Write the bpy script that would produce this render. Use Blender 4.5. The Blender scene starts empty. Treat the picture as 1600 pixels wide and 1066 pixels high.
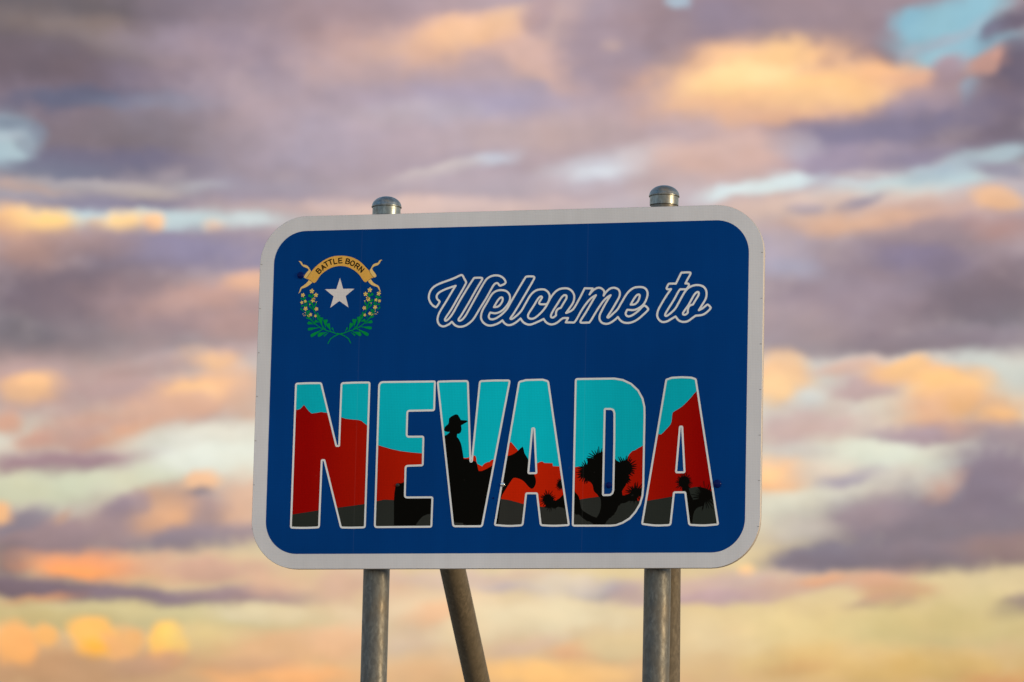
# Roadside welcome sign on galvanised pipe posts against a sunset sky.
import bpy, bmesh, math, random
import numpy as np
from math import sin, cos, pi, radians
from mathutils import Vector, Matrix
from mathutils.geometry import delaunay_2d_cdt

scene = bpy.context.scene
COL = scene.collection

# ------------------------------------------------------------------ camera
CAM_LOC=(5.17183,-18.04833,1.68448)
CAM_YAW,CAM_PITCH,CAM_ROLL=-0.277521,0.144850,0.023011
CAM_LENS=143.6490

cd = bpy.data.cameras.new("camera")
cam = bpy.data.objects.new("camera", cd)
COL.objects.link(cam)
cy, sy, cp, spt = cos(CAM_YAW), sin(CAM_YAW), cos(CAM_PITCH), sin(CAM_PITCH)
fwd = Vector((sy * cp, cy * cp, spt))
rgt = Vector((cy, -sy, 0))
upv = rgt.cross(fwd)
r2 = rgt * cos(CAM_ROLL) + upv * sin(CAM_ROLL)
u2 = upv * cos(CAM_ROLL) - rgt * sin(CAM_ROLL)
cam.matrix_world = Matrix(((r2.x, u2.x, -fwd.x, CAM_LOC[0]), (r2.y, u2.y, -fwd.y, CAM_LOC[1]),
                           (r2.z, u2.z, -fwd.z, CAM_LOC[2]), (0, 0, 0, 1)))
cd.sensor_width = 36.0
cd.lens = CAM_LENS
cd.clip_start = 0.1
cd.clip_end = 20000
cd.dof.use_dof = True
cd.dof.focus_distance = 18.95
cd.dof.aperture_fstop = 3.6
scene.camera = cam

scene.view_settings.view_transform = 'Standard'
scene.view_settings.look = 'None'
scene.view_settings.exposure = 1.3
scene.view_settings.gamma = 1.0
scene.view_settings.use_curve_mapping = False

# ------------------------------------------------------------------ sun
SUN_AZ, SUN_EL = radians(103), radians(7)          # azimuth clockwise from +Y
SKY_STRENGTH = 0.15
CLOUD_STRENGTH = 2 ** -1.3
sd = bpy.data.lights.new("sun", 'SUN')
sd.energy = 1.05
sd.color = (1.0, 0.70, 0.38)
sd.angle = radians(12)
sun = bpy.data.objects.new("sun", sd)
COL.objects.link(sun)
sun_dir = Vector((sin(SUN_AZ) * cos(SUN_EL), cos(SUN_AZ) * cos(SUN_EL), sin(SUN_EL)))
sun.rotation_euler = sun_dir.to_track_quat('Z', 'Y').to_euler()
sun.location = sun_dir * 30

# ------------------------------------------------------------------ sky and clouds
# one cloud bank per row: azimuth, elevation, half width, half height (degrees), tilt, softness, density, colour
CLOUDS=[
 (-16.001,12.535,17.468,3.769,1.3,0.5,1,0.3515,0.2874,0.3231),
 (-15.924,9.313,17.279,2.333,1.3,0.6,1,0.5271,0.4342,0.4452),
 (-15.854,6.264,15.348,1.705,1.3,0.5,1,0.6867,0.6584,0.552),
 (-15.813,4.474,15.303,1.256,1.3,0.5,1,0.7157,0.5776,0.3419),
 (-15.774,2.781,15.274,1.615,1.3,0.6,1,0.6584,0.4452,0.2542),
 (-21.185,11.744,4.583,1.795,1.3,0.63,1,0.2494,0.2016,0.2494),
 (-22.764,12.696,2.116,0.628,1.3,0.72,0.9,0.1683,0.1476,0.1571),
 (-19.673,12.783,1.472,0.359,1.3,0.72,0.6,0.2262,0.1851,0.2307),
 (-22.211,12.456,1.471,0.233,-4.7,0.81,0.75,0.2892,0.2277,0.213),
 (-21.203,12.233,1.102,0.224,-4.7,0.81,0.6,0.2997,0.251,0.2639),
 (-20.298,12.386,1.194,0.233,1.3,0.81,0.7,0.3381,0.2857,0.3672),
 (-22.915,11.979,1.284,0.359,1.3,0.81,0.8,0.1919,0.1511,0.1721),
 (-19.464,11.988,1.376,0.538,1.3,0.81,0.6,0.3268,0.2655,0.3438),
 (-19.255,11.191,2.013,0.808,1.3,0.81,0.8,0.3978,0.34,0.3916),
 (-21.16,11.076,1.646,0.404,-0.7,0.72,0.9,0.2446,0.2058,0.2307),
 (-22.263,11.502,1.099,0.144,4.3,0.81,0.8,0.1464,0.162,0.2399),
 (-21.085,11.481,0.916,0.126,1.3,0.81,0.5,0.2639,0.2857,0.3732),
 (-21.776,10.605,1.37,0.233,1.3,0.72,0.9,0.1878,0.1734,0.2542),
 (-23.055,10.995,0.475,0.323,-13.7,0.54,0.95,0.3419,0.4125,0.4793),
 (-23.152,10.723,0.365,0.251,1.3,0.54,1,0.4233,0.5271,0.5776),
 (-23.016,11.13,0.274,0.108,1.3,0.72,0.6,0.2262,0.2606,0.3325),
 (-22.868,10.825,0.238,0.09,-38.7,0.81,0.6,0.2738,0.3068,0.3793),
 (-23.141,10.902,0.238,0.072,11.3,0.81,0.5,0.491,0.552,0.6038),
 (-22.641,11.014,0.183,0.144,-48.7,0.81,0.6,0.2262,0.2462,0.3213),
 (-22.405,10.516,0.821,0.126,1.3,0.72,0.8,0.196,0.1851,0.2639),
 (-22.798,10.232,0.547,0.09,-1.7,0.72,0.9,0.5198,0.3515,0.2997),
 (-22.035,10.3,0.821,0.09,1.3,0.72,0.8,0.4233,0.3633,0.3793),
 (-21.129,10.229,0.638,0.117,-1.7,0.72,0.9,0.4981,0.4125,0.3793),
 (-20.317,10.305,0.41,0.09,1.3,0.72,0.8,0.491,0.4564,0.4452),
 (-19.59,10.285,1.095,0.224,1.3,0.72,0.6,0.3732,0.3287,0.4168),
 (-21.935,10.037,1.458,0.126,1.3,0.72,0.9,0.284,0.251,0.3325),
 (-16.72,11.982,3.486,1.795,1.3,0.72,0.95,0.491,0.3875,0.4168),
 (-18.207,12.744,1.38,0.538,1.3,0.81,0.7,0.3732,0.2755,0.2997),
 (-17.826,12.264,1.194,0.404,9.3,0.81,0.8,0.5776,0.4125,0.3916),
 (-16.916,12.468,1.103,0.305,11.3,0.81,0.85,0.7605,0.5029,0.3813),
 (-16.599,12.628,0.69,0.233,9.3,0.72,0.9,0.8714,0.5647,0.3712),
 (-16.007,12.785,0.506,0.197,16.3,0.72,0.8,0.807,0.5395,0.3712),
 (-15.642,12.9,0.368,0.197,31.3,0.81,0.5,0.5776,0.402,0.3916),
 (-15.536,12.278,0.643,0.323,-13.7,0.81,0.8,0.6867,0.4793,0.4125),
 (-15.117,11.973,0.55,0.305,-23.7,0.81,0.8,0.7011,0.4793,0.4125),
 (-15.18,12.776,0.414,0.269,41.3,0.81,0.75,0.6584,0.4793,0.4342),
 (-15.64,12.829,0.23,0.269,1.3,0.81,0.5,0.3978,0.3068,0.3672),
 (-14.481,12.209,0.735,0.853,1.3,0.72,0.9,0.4104,0.34,0.4104),
 (-14.487,12.476,0.129,0.09,1.3,0.81,0.8,0.6105,0.4678,0.4342),
 (-16.436,11.613,1.649,0.269,-1.7,0.81,0.8,0.4364,0.3875,0.4981),
 (-17.346,11.429,0.916,0.215,1.3,0.81,0.6,0.5029,0.4564,0.5029),
 (-17.605,10.884,2.193,0.538,1.3,0.81,0.8,0.4735,0.402,0.4621),
 (-15.513,11.25,1.556,0.305,7.3,0.81,0.8,0.5583,0.4342,0.4233),
 (-14.15,11.633,0.825,0.269,11.3,0.81,0.6,0.5583,0.4125,0.4125),
 (-14.499,10.822,1.005,0.233,13.3,0.81,0.9,0.6308,0.6172,0.6584),
 (-14.725,10.701,0.365,0.099,11.3,0.72,0.8,0.7157,0.7305,0.7605),
 (-16.234,10.83,0.402,0.108,15.3,0.81,0.9,0.5906,0.5906,0.6445),
 (-17.095,10.612,0.603,0.108,13.3,0.81,0.9,0.6038,0.5395,0.5271),
 (-16.498,10.448,1.825,0.215,1.3,0.81,0.8,0.5029,0.4233,0.4621),
 (-17.401,10.119,2.188,0.153,2.3,0.81,0.9,0.7157,0.552,0.5029),
 (-14.124,10.246,1.094,0.179,9.3,0.81,0.6,0.5776,0.5149,0.5457),
 (-12.066,12.73,2.76,0.942,1.3,0.72,1,0.3496,0.2655,0.2944),
 (-12.982,12.854,0.552,0.359,1.3,0.81,0.7,0.3268,0.2655,0.3325),
 (-13.572,13.043,0.147,0.108,1.3,0.72,0.9,0.4342,0.5271,0.6105),
 (-11.333,12.468,1.011,0.269,-3.7,0.81,0.8,0.3381,0.2558,0.2789),
 (-11.963,11.866,2.109,0.592,1.3,0.72,0.95,0.7305,0.4452,0.3231),
 (-13.149,11.871,0.825,0.494,1.3,0.81,0.8,0.807,0.5271,0.3515),
 (-12.422,12.076,1.193,0.467,9.3,0.72,0.95,0.9734,0.6172,0.3419),
 (-12.649,12.038,0.78,0.215,9.3,0.72,0.95,1.0,0.7157,0.3916),
 (-12.107,12.4,0.349,0.251,1.3,0.72,0.9,0.9734,0.6308,0.3325),
 (-11.417,11.906,1.009,0.305,9.3,0.72,0.9,0.9734,0.6308,0.314),
 (-10.738,12.177,0.551,0.233,11.3,0.72,0.9,0.8714,0.5271,0.314),
 (-10.283,12.0,0.55,0.197,6.3,0.72,0.9,0.7305,0.4452,0.314),
 (-11.868,11.564,1.74,0.233,1.3,0.9,0.75,0.7305,0.4678,0.3419),
 (-11.507,11.798,1.1,0.215,1.3,0.9,0.6,0.9047,0.5906,0.3231),
 (-10.559,12.409,0.459,0.179,1.3,0.72,0.9,0.3268,0.2462,0.2789),
 (-10.561,12.649,0.331,0.305,-28.7,0.63,0.9,0.3268,0.2558,0.2997),
 (-9.789,12.65,0.828,0.449,9.3,0.54,1,0.3325,0.5089,0.5906),
 (-10.19,12.8,0.405,0.233,1.3,0.45,1,0.2961,0.5029,0.6038),
 (-9.61,12.942,0.737,0.251,21.3,0.45,1,0.3325,0.5395,0.6172),
 (-9.696,12.286,0.496,0.144,1.3,0.54,1,0.3515,0.5395,0.6172),
 (-9.064,12.515,0.368,0.215,21.3,0.54,0.9,0.305,0.4793,0.5647),
 (-9.467,11.895,0.138,0.233,-8.7,0.63,0.9,0.3712,0.4678,0.552),
 (-9.879,12.552,0.46,0.081,23.3,0.81,0.6,0.4125,0.4452,0.5149),
 (-10.332,12.427,0.276,0.09,31.3,0.81,0.5,0.4452,0.4564,0.5029),
 (-9.427,12.782,0.552,0.09,26.3,0.81,0.5,0.4125,0.491,0.552),
 (-9.605,12.215,0.367,0.072,9.3,0.81,0.6,0.4678,0.4564,0.491),
 (-8.885,12.825,0.497,0.179,26.3,0.63,1,0.1919,0.162,0.213),
 (-8.792,12.47,0.368,0.126,21.3,0.72,0.8,0.2446,0.2462,0.3104),
 (-9.173,12.711,0.221,0.09,16.3,0.72,0.9,0.2262,0.2188,0.2892),
 (-9.767,12.143,0.312,0.215,31.3,0.63,0.95,0.4104,0.3068,0.3438),
 (-8.924,11.805,0.55,0.628,1.3,0.72,1,0.2173,0.1695,0.2044),
 (-9.198,12.267,0.349,0.162,23.3,0.63,1,0.5647,0.34,0.2892),
 (-8.999,12.32,0.129,0.09,1.3,0.72,0.9,0.6953,0.3875,0.2997),
 (-8.791,12.249,0.239,0.359,1.3,0.72,0.8,0.1759,0.1476,0.196),
 (-9.237,11.228,1.098,0.449,1.3,0.81,0.95,0.2002,0.1658,0.213),
 (-10.323,11.431,1.74,0.269,9.3,0.81,0.95,0.2353,0.2101,0.2944),
 (-11.5,11.245,1.281,0.233,5.3,0.81,0.9,0.284,0.251,0.3438),
 (-10.144,11.761,0.642,0.197,11.3,0.81,0.7,0.3732,0.3068,0.3793),
 (-13.043,10.979,1.097,0.359,1.3,0.72,0.95,0.6584,0.4793,0.4342),
 (-12.494,10.789,0.548,0.215,1.3,0.81,0.7,0.6724,0.4678,0.4125),
 (-13.505,11.33,0.641,0.197,1.3,0.81,0.6,0.491,0.402,0.4452),
 (-11.86,10.948,0.457,0.233,-18.7,0.72,0.8,0.5029,0.4564,0.5149),
 (-11.223,10.864,1.005,0.233,7.3,0.81,0.9,0.3854,0.3176,0.4041),
 (-10.048,11.004,1.006,0.144,11.3,0.81,0.8,0.284,0.2462,0.3325),
 (-9.235,11.006,0.64,0.162,11.3,0.63,0.9,0.4452,0.5395,0.5906),
 (-12.445,10.521,0.822,0.126,9.3,0.63,0.95,0.6867,0.7758,0.7913),
 (-10.315,10.593,1.369,0.215,9.3,0.63,1,0.552,0.6584,0.6724),
 (-11.04,10.642,0.548,0.09,6.3,0.72,0.8,0.6105,0.6308,0.6445),
 (-9.865,10.809,0.548,0.162,11.3,0.72,0.9,0.4342,0.5029,0.5647),
 (-9.054,10.81,0.457,0.126,-8.7,0.72,0.85,0.305,0.2655,0.3438),
 (-10.95,10.714,0.457,0.063,1.3,0.81,0.7,0.552,0.4564,0.4564),
 (-9.682,10.426,0.31,0.144,21.3,0.72,0.8,0.5149,0.4564,0.4678),
 (-11.398,10.264,1.733,0.233,5.3,0.72,0.95,0.6867,0.5271,0.4564),
 (-11.759,10.189,0.255,0.108,1.3,0.81,0.8,0.4497,0.3753,0.4041),
 (-10.991,10.303,0.401,0.09,21.3,0.72,0.9,0.3268,0.2961,0.3672),
 (-9.86,10.158,1.185,0.251,1.3,0.72,0.9,0.5802,0.3999,0.3438),
 (-9.051,10.365,0.42,0.179,-8.7,0.63,0.95,0.8228,0.491,0.2874),
 (-8.78,10.072,0.365,0.144,1.3,0.81,0.7,0.4233,0.3122,0.3213),
 (-11.123,9.998,1.002,0.179,6.3,0.72,0.95,0.7605,0.491,0.3325),
 (-10.303,9.218,2.455,0.763,1.3,0.72,1,0.3268,0.2606,0.2997),
 (-12.159,9.558,0.546,0.269,1.3,0.81,0.9,0.4678,0.4125,0.4793),
 (-11.93,9.382,0.418,0.162,1.3,0.81,0.7,0.4233,0.4125,0.5029),
 (-9.768,9.864,1.457,0.233,6.3,0.81,0.8,0.3613,0.2857,0.3213),
 (-9.049,9.956,0.547,0.179,1.3,0.81,0.7,0.477,0.2961,0.2688),
 (-10.125,9.532,0.819,0.197,-6.7,0.81,0.8,0.2738,0.2369,0.3438),
 (-9.133,8.958,1.181,0.628,1.3,0.81,0.9,0.2262,0.1812,0.2086),
 (-11.38,8.761,1.18,0.359,11.3,0.81,0.7,0.3732,0.2961,0.3325),
 (-10.026,8.399,2.359,0.215,1.3,0.72,0.95,0.2789,0.2144,0.2494),
 (-12.009,8.53,0.817,0.359,1.3,0.81,0.8,0.4233,0.34,0.3554),
 (-10.561,7.921,2.356,0.233,1.3,0.72,0.95,0.6584,0.6308,0.5647),
 (-9.038,7.978,0.816,0.305,1.3,0.63,0.9,0.5906,0.6172,0.5776),
 (-12.045,7.858,0.417,0.359,1.3,0.72,0.95,0.8714,0.552,0.314),
 (-12.134,7.723,0.254,0.215,1.3,0.72,0.9,0.956,0.6308,0.3419),
 (-11.101,8.031,0.544,0.126,9.3,0.72,0.9,0.7011,0.4793,0.3916),
 (-10.963,7.711,0.598,0.233,11.3,0.72,0.95,0.5345,0.3875,0.3793),
 (-11.726,7.549,0.235,0.179,1.3,0.72,0.9,0.6584,0.6584,0.6172),
 (-10.601,7.429,0.543,0.162,6.3,0.63,0.9,0.6724,0.6724,0.6038),
 (-10.022,7.926,0.815,0.197,-1.7,0.63,1,0.855,0.5149,0.2874),
 (-9.752,7.749,0.634,0.269,1.3,0.63,1,0.956,0.5776,0.2623),
 (-10.292,8.012,0.308,0.126,16.3,0.72,1,0.9047,0.5647,0.2874),
 (-9.973,7.39,0.814,0.305,1.3,0.72,0.95,0.7758,0.4678,0.2961),
 (-9.169,7.442,0.634,0.269,1.3,0.72,0.9,0.7305,0.4678,0.2874),
 (-9.034,7.31,0.29,0.144,1.3,0.72,0.95,0.8714,0.5149,0.2462),
 (-9.572,7.599,0.272,0.197,1.3,0.72,0.9,0.855,0.5029,0.2542),
 (-11.721,7.191,0.995,0.305,1.3,0.72,0.95,0.6038,0.4564,0.4233),
 (-11.364,7.42,0.272,0.144,1.3,0.72,0.8,0.6172,0.5149,0.4678),
 (-9.658,7.153,0.814,0.179,1.3,0.72,0.9,0.5198,0.34,0.2997),
 (-10.239,7.057,0.633,0.162,1.3,0.72,0.9,0.4233,0.3287,0.3672),
 (-8.854,7.088,0.543,0.197,1.3,0.72,0.9,0.3978,0.2961,0.3104),
 (-10.998,6.781,1.265,0.197,1.3,0.63,1,0.7305,0.7454,0.6308),
 (-9.567,6.85,0.542,0.108,1.3,0.72,0.9,0.6445,0.6038,0.5149),
 (-11.807,6.832,0.542,0.162,1.3,0.81,0.6,0.5776,0.491,0.4678),
 (-12.117,6.47,0.542,0.251,1.3,0.72,1,0.9047,0.552,0.314),
 (-12.207,6.513,0.271,0.126,1.3,0.72,0.9,1.0,0.6308,0.3419),
 (-11.444,6.524,0.542,0.197,1.3,0.81,0.8,0.7157,0.6038,0.5029),
 (-11.04,6.485,0.452,0.099,11.3,0.72,0.9,0.4233,0.3753,0.4298),
 (-10.458,6.493,0.542,0.179,1.3,0.81,0.7,0.6105,0.5457,0.4851),
 (-10.634,6.267,0.542,0.126,1.3,0.72,0.8,0.6445,0.5776,0.491),
 (-11.797,6.072,0.632,0.215,1.3,0.72,0.9,0.7305,0.6867,0.552),
 (-9.738,5.877,2.255,0.592,7.3,0.54,1,0.2738,0.2277,0.2639),
 (-9.029,6.508,0.813,0.628,1.3,0.63,1,0.2944,0.2369,0.2789),
 (-9.786,6.393,0.307,0.179,26.3,0.81,0.7,0.628,0.3633,0.2688),
 (-10.899,5.907,0.722,0.251,15.3,0.72,0.85,0.3613,0.2857,0.3104),
 (-11.793,5.715,0.541,0.179,1.3,0.81,0.8,0.6172,0.552,0.4793),
 (-11.609,5.343,0.721,0.179,7.3,0.63,0.95,0.2639,0.2369,0.2892),
 (-10.179,5.364,1.803,0.197,1.3,0.63,0.95,0.259,0.2101,0.2399),
 (-8.935,5.486,0.721,0.215,1.3,0.72,0.8,0.3268,0.2277,0.2217),
 (-12.565,5.166,0.144,0.108,1.3,0.72,1,1.0,0.6308,0.305),
 (-12.948,4.935,1.621,0.215,4.3,0.72,0.95,0.6172,0.4564,0.402),
 (-13.214,4.779,1.261,0.108,5.3,0.72,0.9,0.5345,0.3875,0.3916),
 (-11.426,5.024,1.081,0.144,7.3,0.81,0.85,0.6445,0.4233,0.314),
 (-11.427,5.069,0.324,0.099,7.3,0.81,0.75,0.7913,0.4342,0.2542),
 (-10.712,5.089,0.396,0.108,1.3,0.81,0.75,0.7305,0.4233,0.2705),
 (-10.488,4.932,0.54,0.126,1.3,0.81,0.8,0.628,0.3633,0.2307),
 (-10.691,4.733,0.45,0.117,7.3,0.63,1,0.3978,0.2655,0.2399),
 (-10.62,4.823,0.324,0.09,7.3,0.72,0.7,0.5959,0.34,0.2494),
 (-8.754,4.707,0.45,0.162,16.3,0.63,1,0.2738,0.2016,0.213),
 (-11.507,4.337,1.8,0.359,1.3,0.81,0.9,0.7913,0.6445,0.3515),
 (-9.727,4.41,1.44,0.449,1.3,0.81,0.9,0.6172,0.5149,0.2623),
 (-11.323,3.85,1.799,0.269,1.3,0.81,0.8,0.7454,0.5395,0.2462),
 (-9.545,3.791,1.439,0.269,1.3,0.81,0.8,0.6445,0.4386,0.1721),
 (-11.858,3.796,0.45,0.108,11.3,0.81,0.7,0.6445,0.4125,0.196),
 (-9.014,3.693,0.54,0.144,6.3,0.81,0.7,0.628,0.3176,0.15),
 (-13.115,4.174,0.72,0.359,1.3,0.81,0.8,0.7913,0.6172,0.3712),
 (-21.024,9.831,2.186,0.162,1.3,0.63,1,0.5647,0.6584,0.6724),
 (-23.02,9.723,0.401,0.251,1.3,0.63,1,0.9047,0.552,0.2705),
 (-22.571,9.725,0.437,0.251,1.3,0.63,1,1.0,0.6724,0.2874),
 (-21.833,9.737,0.219,0.126,1.3,0.72,0.9,0.7529,0.5457,0.3763),
 (-21.42,9.771,0.328,0.197,1.3,0.63,1,1.0,0.6867,0.3515),
 (-20.969,9.789,0.182,0.144,1.3,0.72,1,0.9734,0.6172,0.3515),
 (-20.116,9.748,0.127,0.108,1.3,0.81,0.9,0.8388,0.6172,0.4564),
 (-19.621,9.837,0.364,0.144,1.3,0.72,0.8,0.6172,0.6867,0.7011),
 (-20.647,9.398,2.365,0.323,1.3,0.72,0.95,0.3158,0.2755,0.3554),
 (-22.807,9.34,0.728,0.395,-8.7,0.72,0.95,0.5345,0.34,0.2789),
 (-20.284,9.366,1.091,0.251,-2.7,0.81,0.9,0.3268,0.2961,0.4168),
 (-22.004,9.48,0.728,0.233,1.3,0.81,0.7,0.4497,0.3122,0.2892),
 (-22.057,8.541,2.178,0.808,1.3,0.72,1,0.2173,0.1734,0.2044),
 (-22.575,8.03,1.359,0.404,1.3,0.81,0.9,0.1919,0.1547,0.1798),
 (-20.614,8.46,1.452,0.538,1.3,0.81,0.9,0.3978,0.2857,0.2892),
 (-20.264,8.785,0.999,0.233,9.3,0.81,0.9,0.5647,0.3753,0.3325),
 (-19.639,9.03,0.363,0.144,6.3,0.72,0.95,0.7758,0.491,0.3515),
 (-19.799,8.398,0.544,0.269,1.3,0.81,0.7,0.5198,0.3515,0.3213),
 (-21.477,7.446,2.896,0.538,1.3,0.72,1,0.5198,0.3633,0.3438),
 (-20.504,7.882,1.087,0.144,9.3,0.81,0.8,0.491,0.34,0.3213),
 (-20.145,7.921,0.453,0.144,-3.7,0.72,0.95,0.8714,0.5395,0.314),
 (-20.176,7.535,0.724,0.251,9.3,0.72,1,0.9047,0.5395,0.305),
 (-20.309,7.468,0.362,0.144,1.3,0.72,0.9,0.9734,0.6038,0.314),
 (-20.839,7.199,1.357,0.215,11.3,0.72,0.9,0.7011,0.4342,0.314),
 (-19.63,7.373,0.271,0.359,1.3,0.81,0.7,0.7157,0.4793,0.3515),
 (-22.64,7.421,0.471,0.215,9.3,0.63,1,0.7758,0.4793,0.2874),
 (-22.623,7.457,0.199,0.126,1.3,0.72,0.9,0.9216,0.552,0.2961),
 (-22.977,6.944,0.217,0.179,1.3,0.81,0.9,0.7157,0.402,0.2831),
 (-22.567,6.71,0.307,0.126,11.3,0.81,0.9,0.7128,0.3999,0.2688),
 (-21.897,6.716,0.994,0.305,7.3,0.81,0.9,0.5345,0.34,0.2997),
 (-21.276,6.872,0.542,0.144,13.3,0.81,0.8,0.7128,0.3999,0.259),
 (-20.285,6.77,1.265,0.233,9.3,0.72,1,0.7305,0.7011,0.6038),
 (-22.198,6.402,1.535,0.179,4.3,0.63,1,0.3978,0.2755,0.2997),
 (-20.095,6.463,1.264,0.269,7.3,0.63,1,0.7758,0.7758,0.6724),
 (-22.317,6.033,1.715,0.269,3.3,0.63,1,0.6308,0.6308,0.4678),
 (-21.162,6.205,0.542,0.269,11.3,0.72,0.9,0.6724,0.6724,0.5271),
 (-20.428,5.693,1.984,0.467,7.3,0.63,1,0.4364,0.3176,0.2997),
 (-20.265,6.18,0.325,0.126,9.3,0.63,1,0.855,0.552,0.3515),
 (-20.35,6.035,0.235,0.072,11.3,0.81,0.8,0.2738,0.2462,0.2892),
 (-20.883,5.902,0.415,0.233,16.3,0.72,0.9,0.5959,0.3875,0.2789),
 (-19.627,5.896,0.361,0.431,1.3,0.72,0.9,0.7454,0.5029,0.3613),
 (-20.784,5.637,0.451,0.233,31.3,0.72,0.95,0.7128,0.4254,0.259),
 (-21.239,5.846,0.271,0.179,31.3,0.72,0.9,0.3496,0.2755,0.3213),
 (-20.417,5.381,1.172,0.179,9.3,0.72,0.95,0.2944,0.2462,0.2892),
 (-22.293,5.41,1.262,0.359,1.3,0.72,1,0.3613,0.2655,0.2789),
 (-22.655,5.576,0.451,0.126,31.3,0.72,0.8,0.2738,0.2462,0.2997),
 (-22.943,5.681,0.18,0.162,1.3,0.72,1,0.855,0.5149,0.2789),
 (-22.081,5.684,0.198,0.09,31.3,0.72,0.8,0.5647,0.3753,0.2892),
 (-22.809,4.992,0.45,0.269,1.3,0.72,0.9,0.2262,0.1772,0.196),
 (-21.653,4.985,1.081,0.215,-0.7,0.63,1,0.9013,0.3989,0.194),
 (-21.829,4.918,0.54,0.108,1.3,0.72,0.8,0.9629,0.4241,0.1604),
 (-20.046,5.008,1.261,0.233,1.3,0.72,0.95,0.6308,0.4125,0.3231),
 (-22.263,4.655,1.801,0.197,-2.7,0.63,1,0.2353,0.1772,0.2044),
 (-20.568,4.573,1.35,0.144,-1.7,0.63,1,0.2738,0.2101,0.2399),
 (-19.497,4.649,0.99,0.144,1.3,0.72,0.95,0.3978,0.2857,0.2892),
 (-22.433,4.471,0.63,0.09,9.3,0.72,0.9,0.5647,0.2857,0.1721),
 (-19.145,4.837,0.45,0.179,1.3,0.81,0.8,0.7454,0.491,0.3515),
 (-20.916,4.322,2.52,0.197,0.3,0.63,1,0.6308,0.5395,0.305),
 (-19.4,4.401,0.72,0.162,1.3,0.72,1,0.7305,0.6172,0.402),
 (-22.423,4.205,1.08,0.162,1.3,0.81,0.8,0.5959,0.4793,0.2399),
 (-21.954,3.554,1.978,0.359,1.3,0.72,1,0.5647,0.3515,0.2044),
 (-22.764,3.884,0.324,0.305,1.3,0.45,1,0.9216,0.4862,0.1911),
 (-22.326,3.986,0.18,0.144,1.3,0.63,1,0.9216,0.5096,0.1911),
 (-21.616,3.999,0.396,0.269,-13.7,0.405,1,1.0,0.5583,0.1767),
 (-21.3,3.866,0.27,0.179,1.3,0.54,0.9,0.8714,0.4747,0.2061),
 (-21.699,3.855,0.198,0.162,1.3,0.72,0.9,1.0,0.4908,0.0809),
 (-21.1,3.997,0.18,0.162,1.3,0.72,1,0.8714,0.4978,0.2138),
 (-20.618,3.975,0.279,0.305,1.3,0.36,1,1.0,0.5966,0.1838),
 (-20.646,3.743,0.27,0.126,1.3,0.72,0.8,0.8228,0.4241,0.1852),
 (-20.595,4.065,0.162,0.162,1.3,0.72,0.9,1.0,0.6776,0.1911),
 (-20.803,3.65,0.54,0.162,11.3,0.72,0.9,0.5647,0.3515,0.2307),
 (-20.013,4.01,0.54,0.233,1.3,0.81,0.8,0.7305,0.5776,0.2874),
 (-19.026,3.903,0.989,0.269,6.3,0.72,1,0.7605,0.4793,0.2705),
 (-19.014,3.521,0.989,0.179,1.3,0.72,0.95,0.9047,0.4747,0.2138),
 (-19.376,3.671,0.54,0.126,1.3,0.81,0.8,0.6445,0.3999,0.2399),
 (-16.71,4.453,1.8,0.628,1.3,0.81,0.9,0.7913,0.6172,0.4342),
 (-17.979,4.868,0.811,0.269,1.3,0.81,0.9,0.6867,0.4678,0.3515),
 (-16.544,4.976,0.991,0.162,1.3,0.81,0.8,0.6724,0.5271,0.4564),
 (-15.821,4.849,0.45,0.099,1.3,0.81,0.8,0.5395,0.4564,0.4678),
 (-15.825,5.01,0.631,0.09,1.3,0.81,0.6,0.6584,0.491,0.402),
 (-14.518,4.86,0.54,0.162,1.3,0.72,0.95,0.3978,0.3574,0.3916),
 (-15.058,4.893,0.54,0.179,1.3,0.81,0.7,0.7605,0.6445,0.5149),
 (-14.202,4.822,0.27,0.162,1.3,0.81,0.8,0.552,0.4125,0.3813),
 (-15.363,4.439,1.62,0.269,1.3,0.81,0.9,0.807,0.6867,0.4678),
 (-16.98,4.446,0.45,0.162,21.3,0.81,0.9,0.8228,0.5395,0.3419),
 (-17.238,4.038,0.72,0.197,11.3,0.81,0.8,0.6867,0.5149,0.3712),
 (-16.523,4.145,0.54,0.179,1.3,0.81,0.8,0.7758,0.6445,0.4342),
 (-18.224,4.014,0.45,0.233,1.3,0.81,0.9,0.8388,0.5271,0.314),
 (-17.317,3.635,0.809,0.215,1.3,0.81,0.8,0.7758,0.491,0.2705),
 (-15.623,4.032,0.54,0.144,16.3,0.81,0.8,0.6724,0.491,0.3613),
 (-14.993,3.956,0.324,0.144,1.3,0.81,0.8,0.7758,0.4564,0.2623),
 (-15.255,3.612,0.989,0.197,1.3,0.81,0.95,0.9047,0.552,0.2307),
 (-14.367,4.059,0.54,0.179,1.3,0.81,0.7,0.7605,0.6038,0.3515)]
world = bpy.data.worlds.new("World")
scene.world = world
world.use_nodes = True
nt = world.node_tree
nt.nodes.clear()


def N(t, **kw):
    n = nt.nodes.new(t)
    for k, v in kw.items():
        setattr(n, k, v)
    return n


def put(sock, v):
    if isinstance(v, bpy.types.NodeSocket):
        nt.links.new(v, sock)
    else:
        sock.default_value = v


def M(op, a, b=None, c=None, clamp=False):
    n = N('ShaderNodeMath', operation=op, use_clamp=clamp)
    put(n.inputs[0], a)
    if b is not None:
        put(n.inputs[1], b)
    if c is not None:
        put(n.inputs[2], c)
    return n.outputs[0]


def VM(op, a, b=None, s=None):
    n = N('ShaderNodeVectorMath', operation=op)
    put(n.inputs[0], a)
    if b is not None:
        put(n.inputs[1], b)
    if s is not None:
        put(n.inputs['Scale'], s)
    return n.outputs[1] if op in ('LENGTH', 'DOT_PRODUCT') else n.outputs[0]


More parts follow.
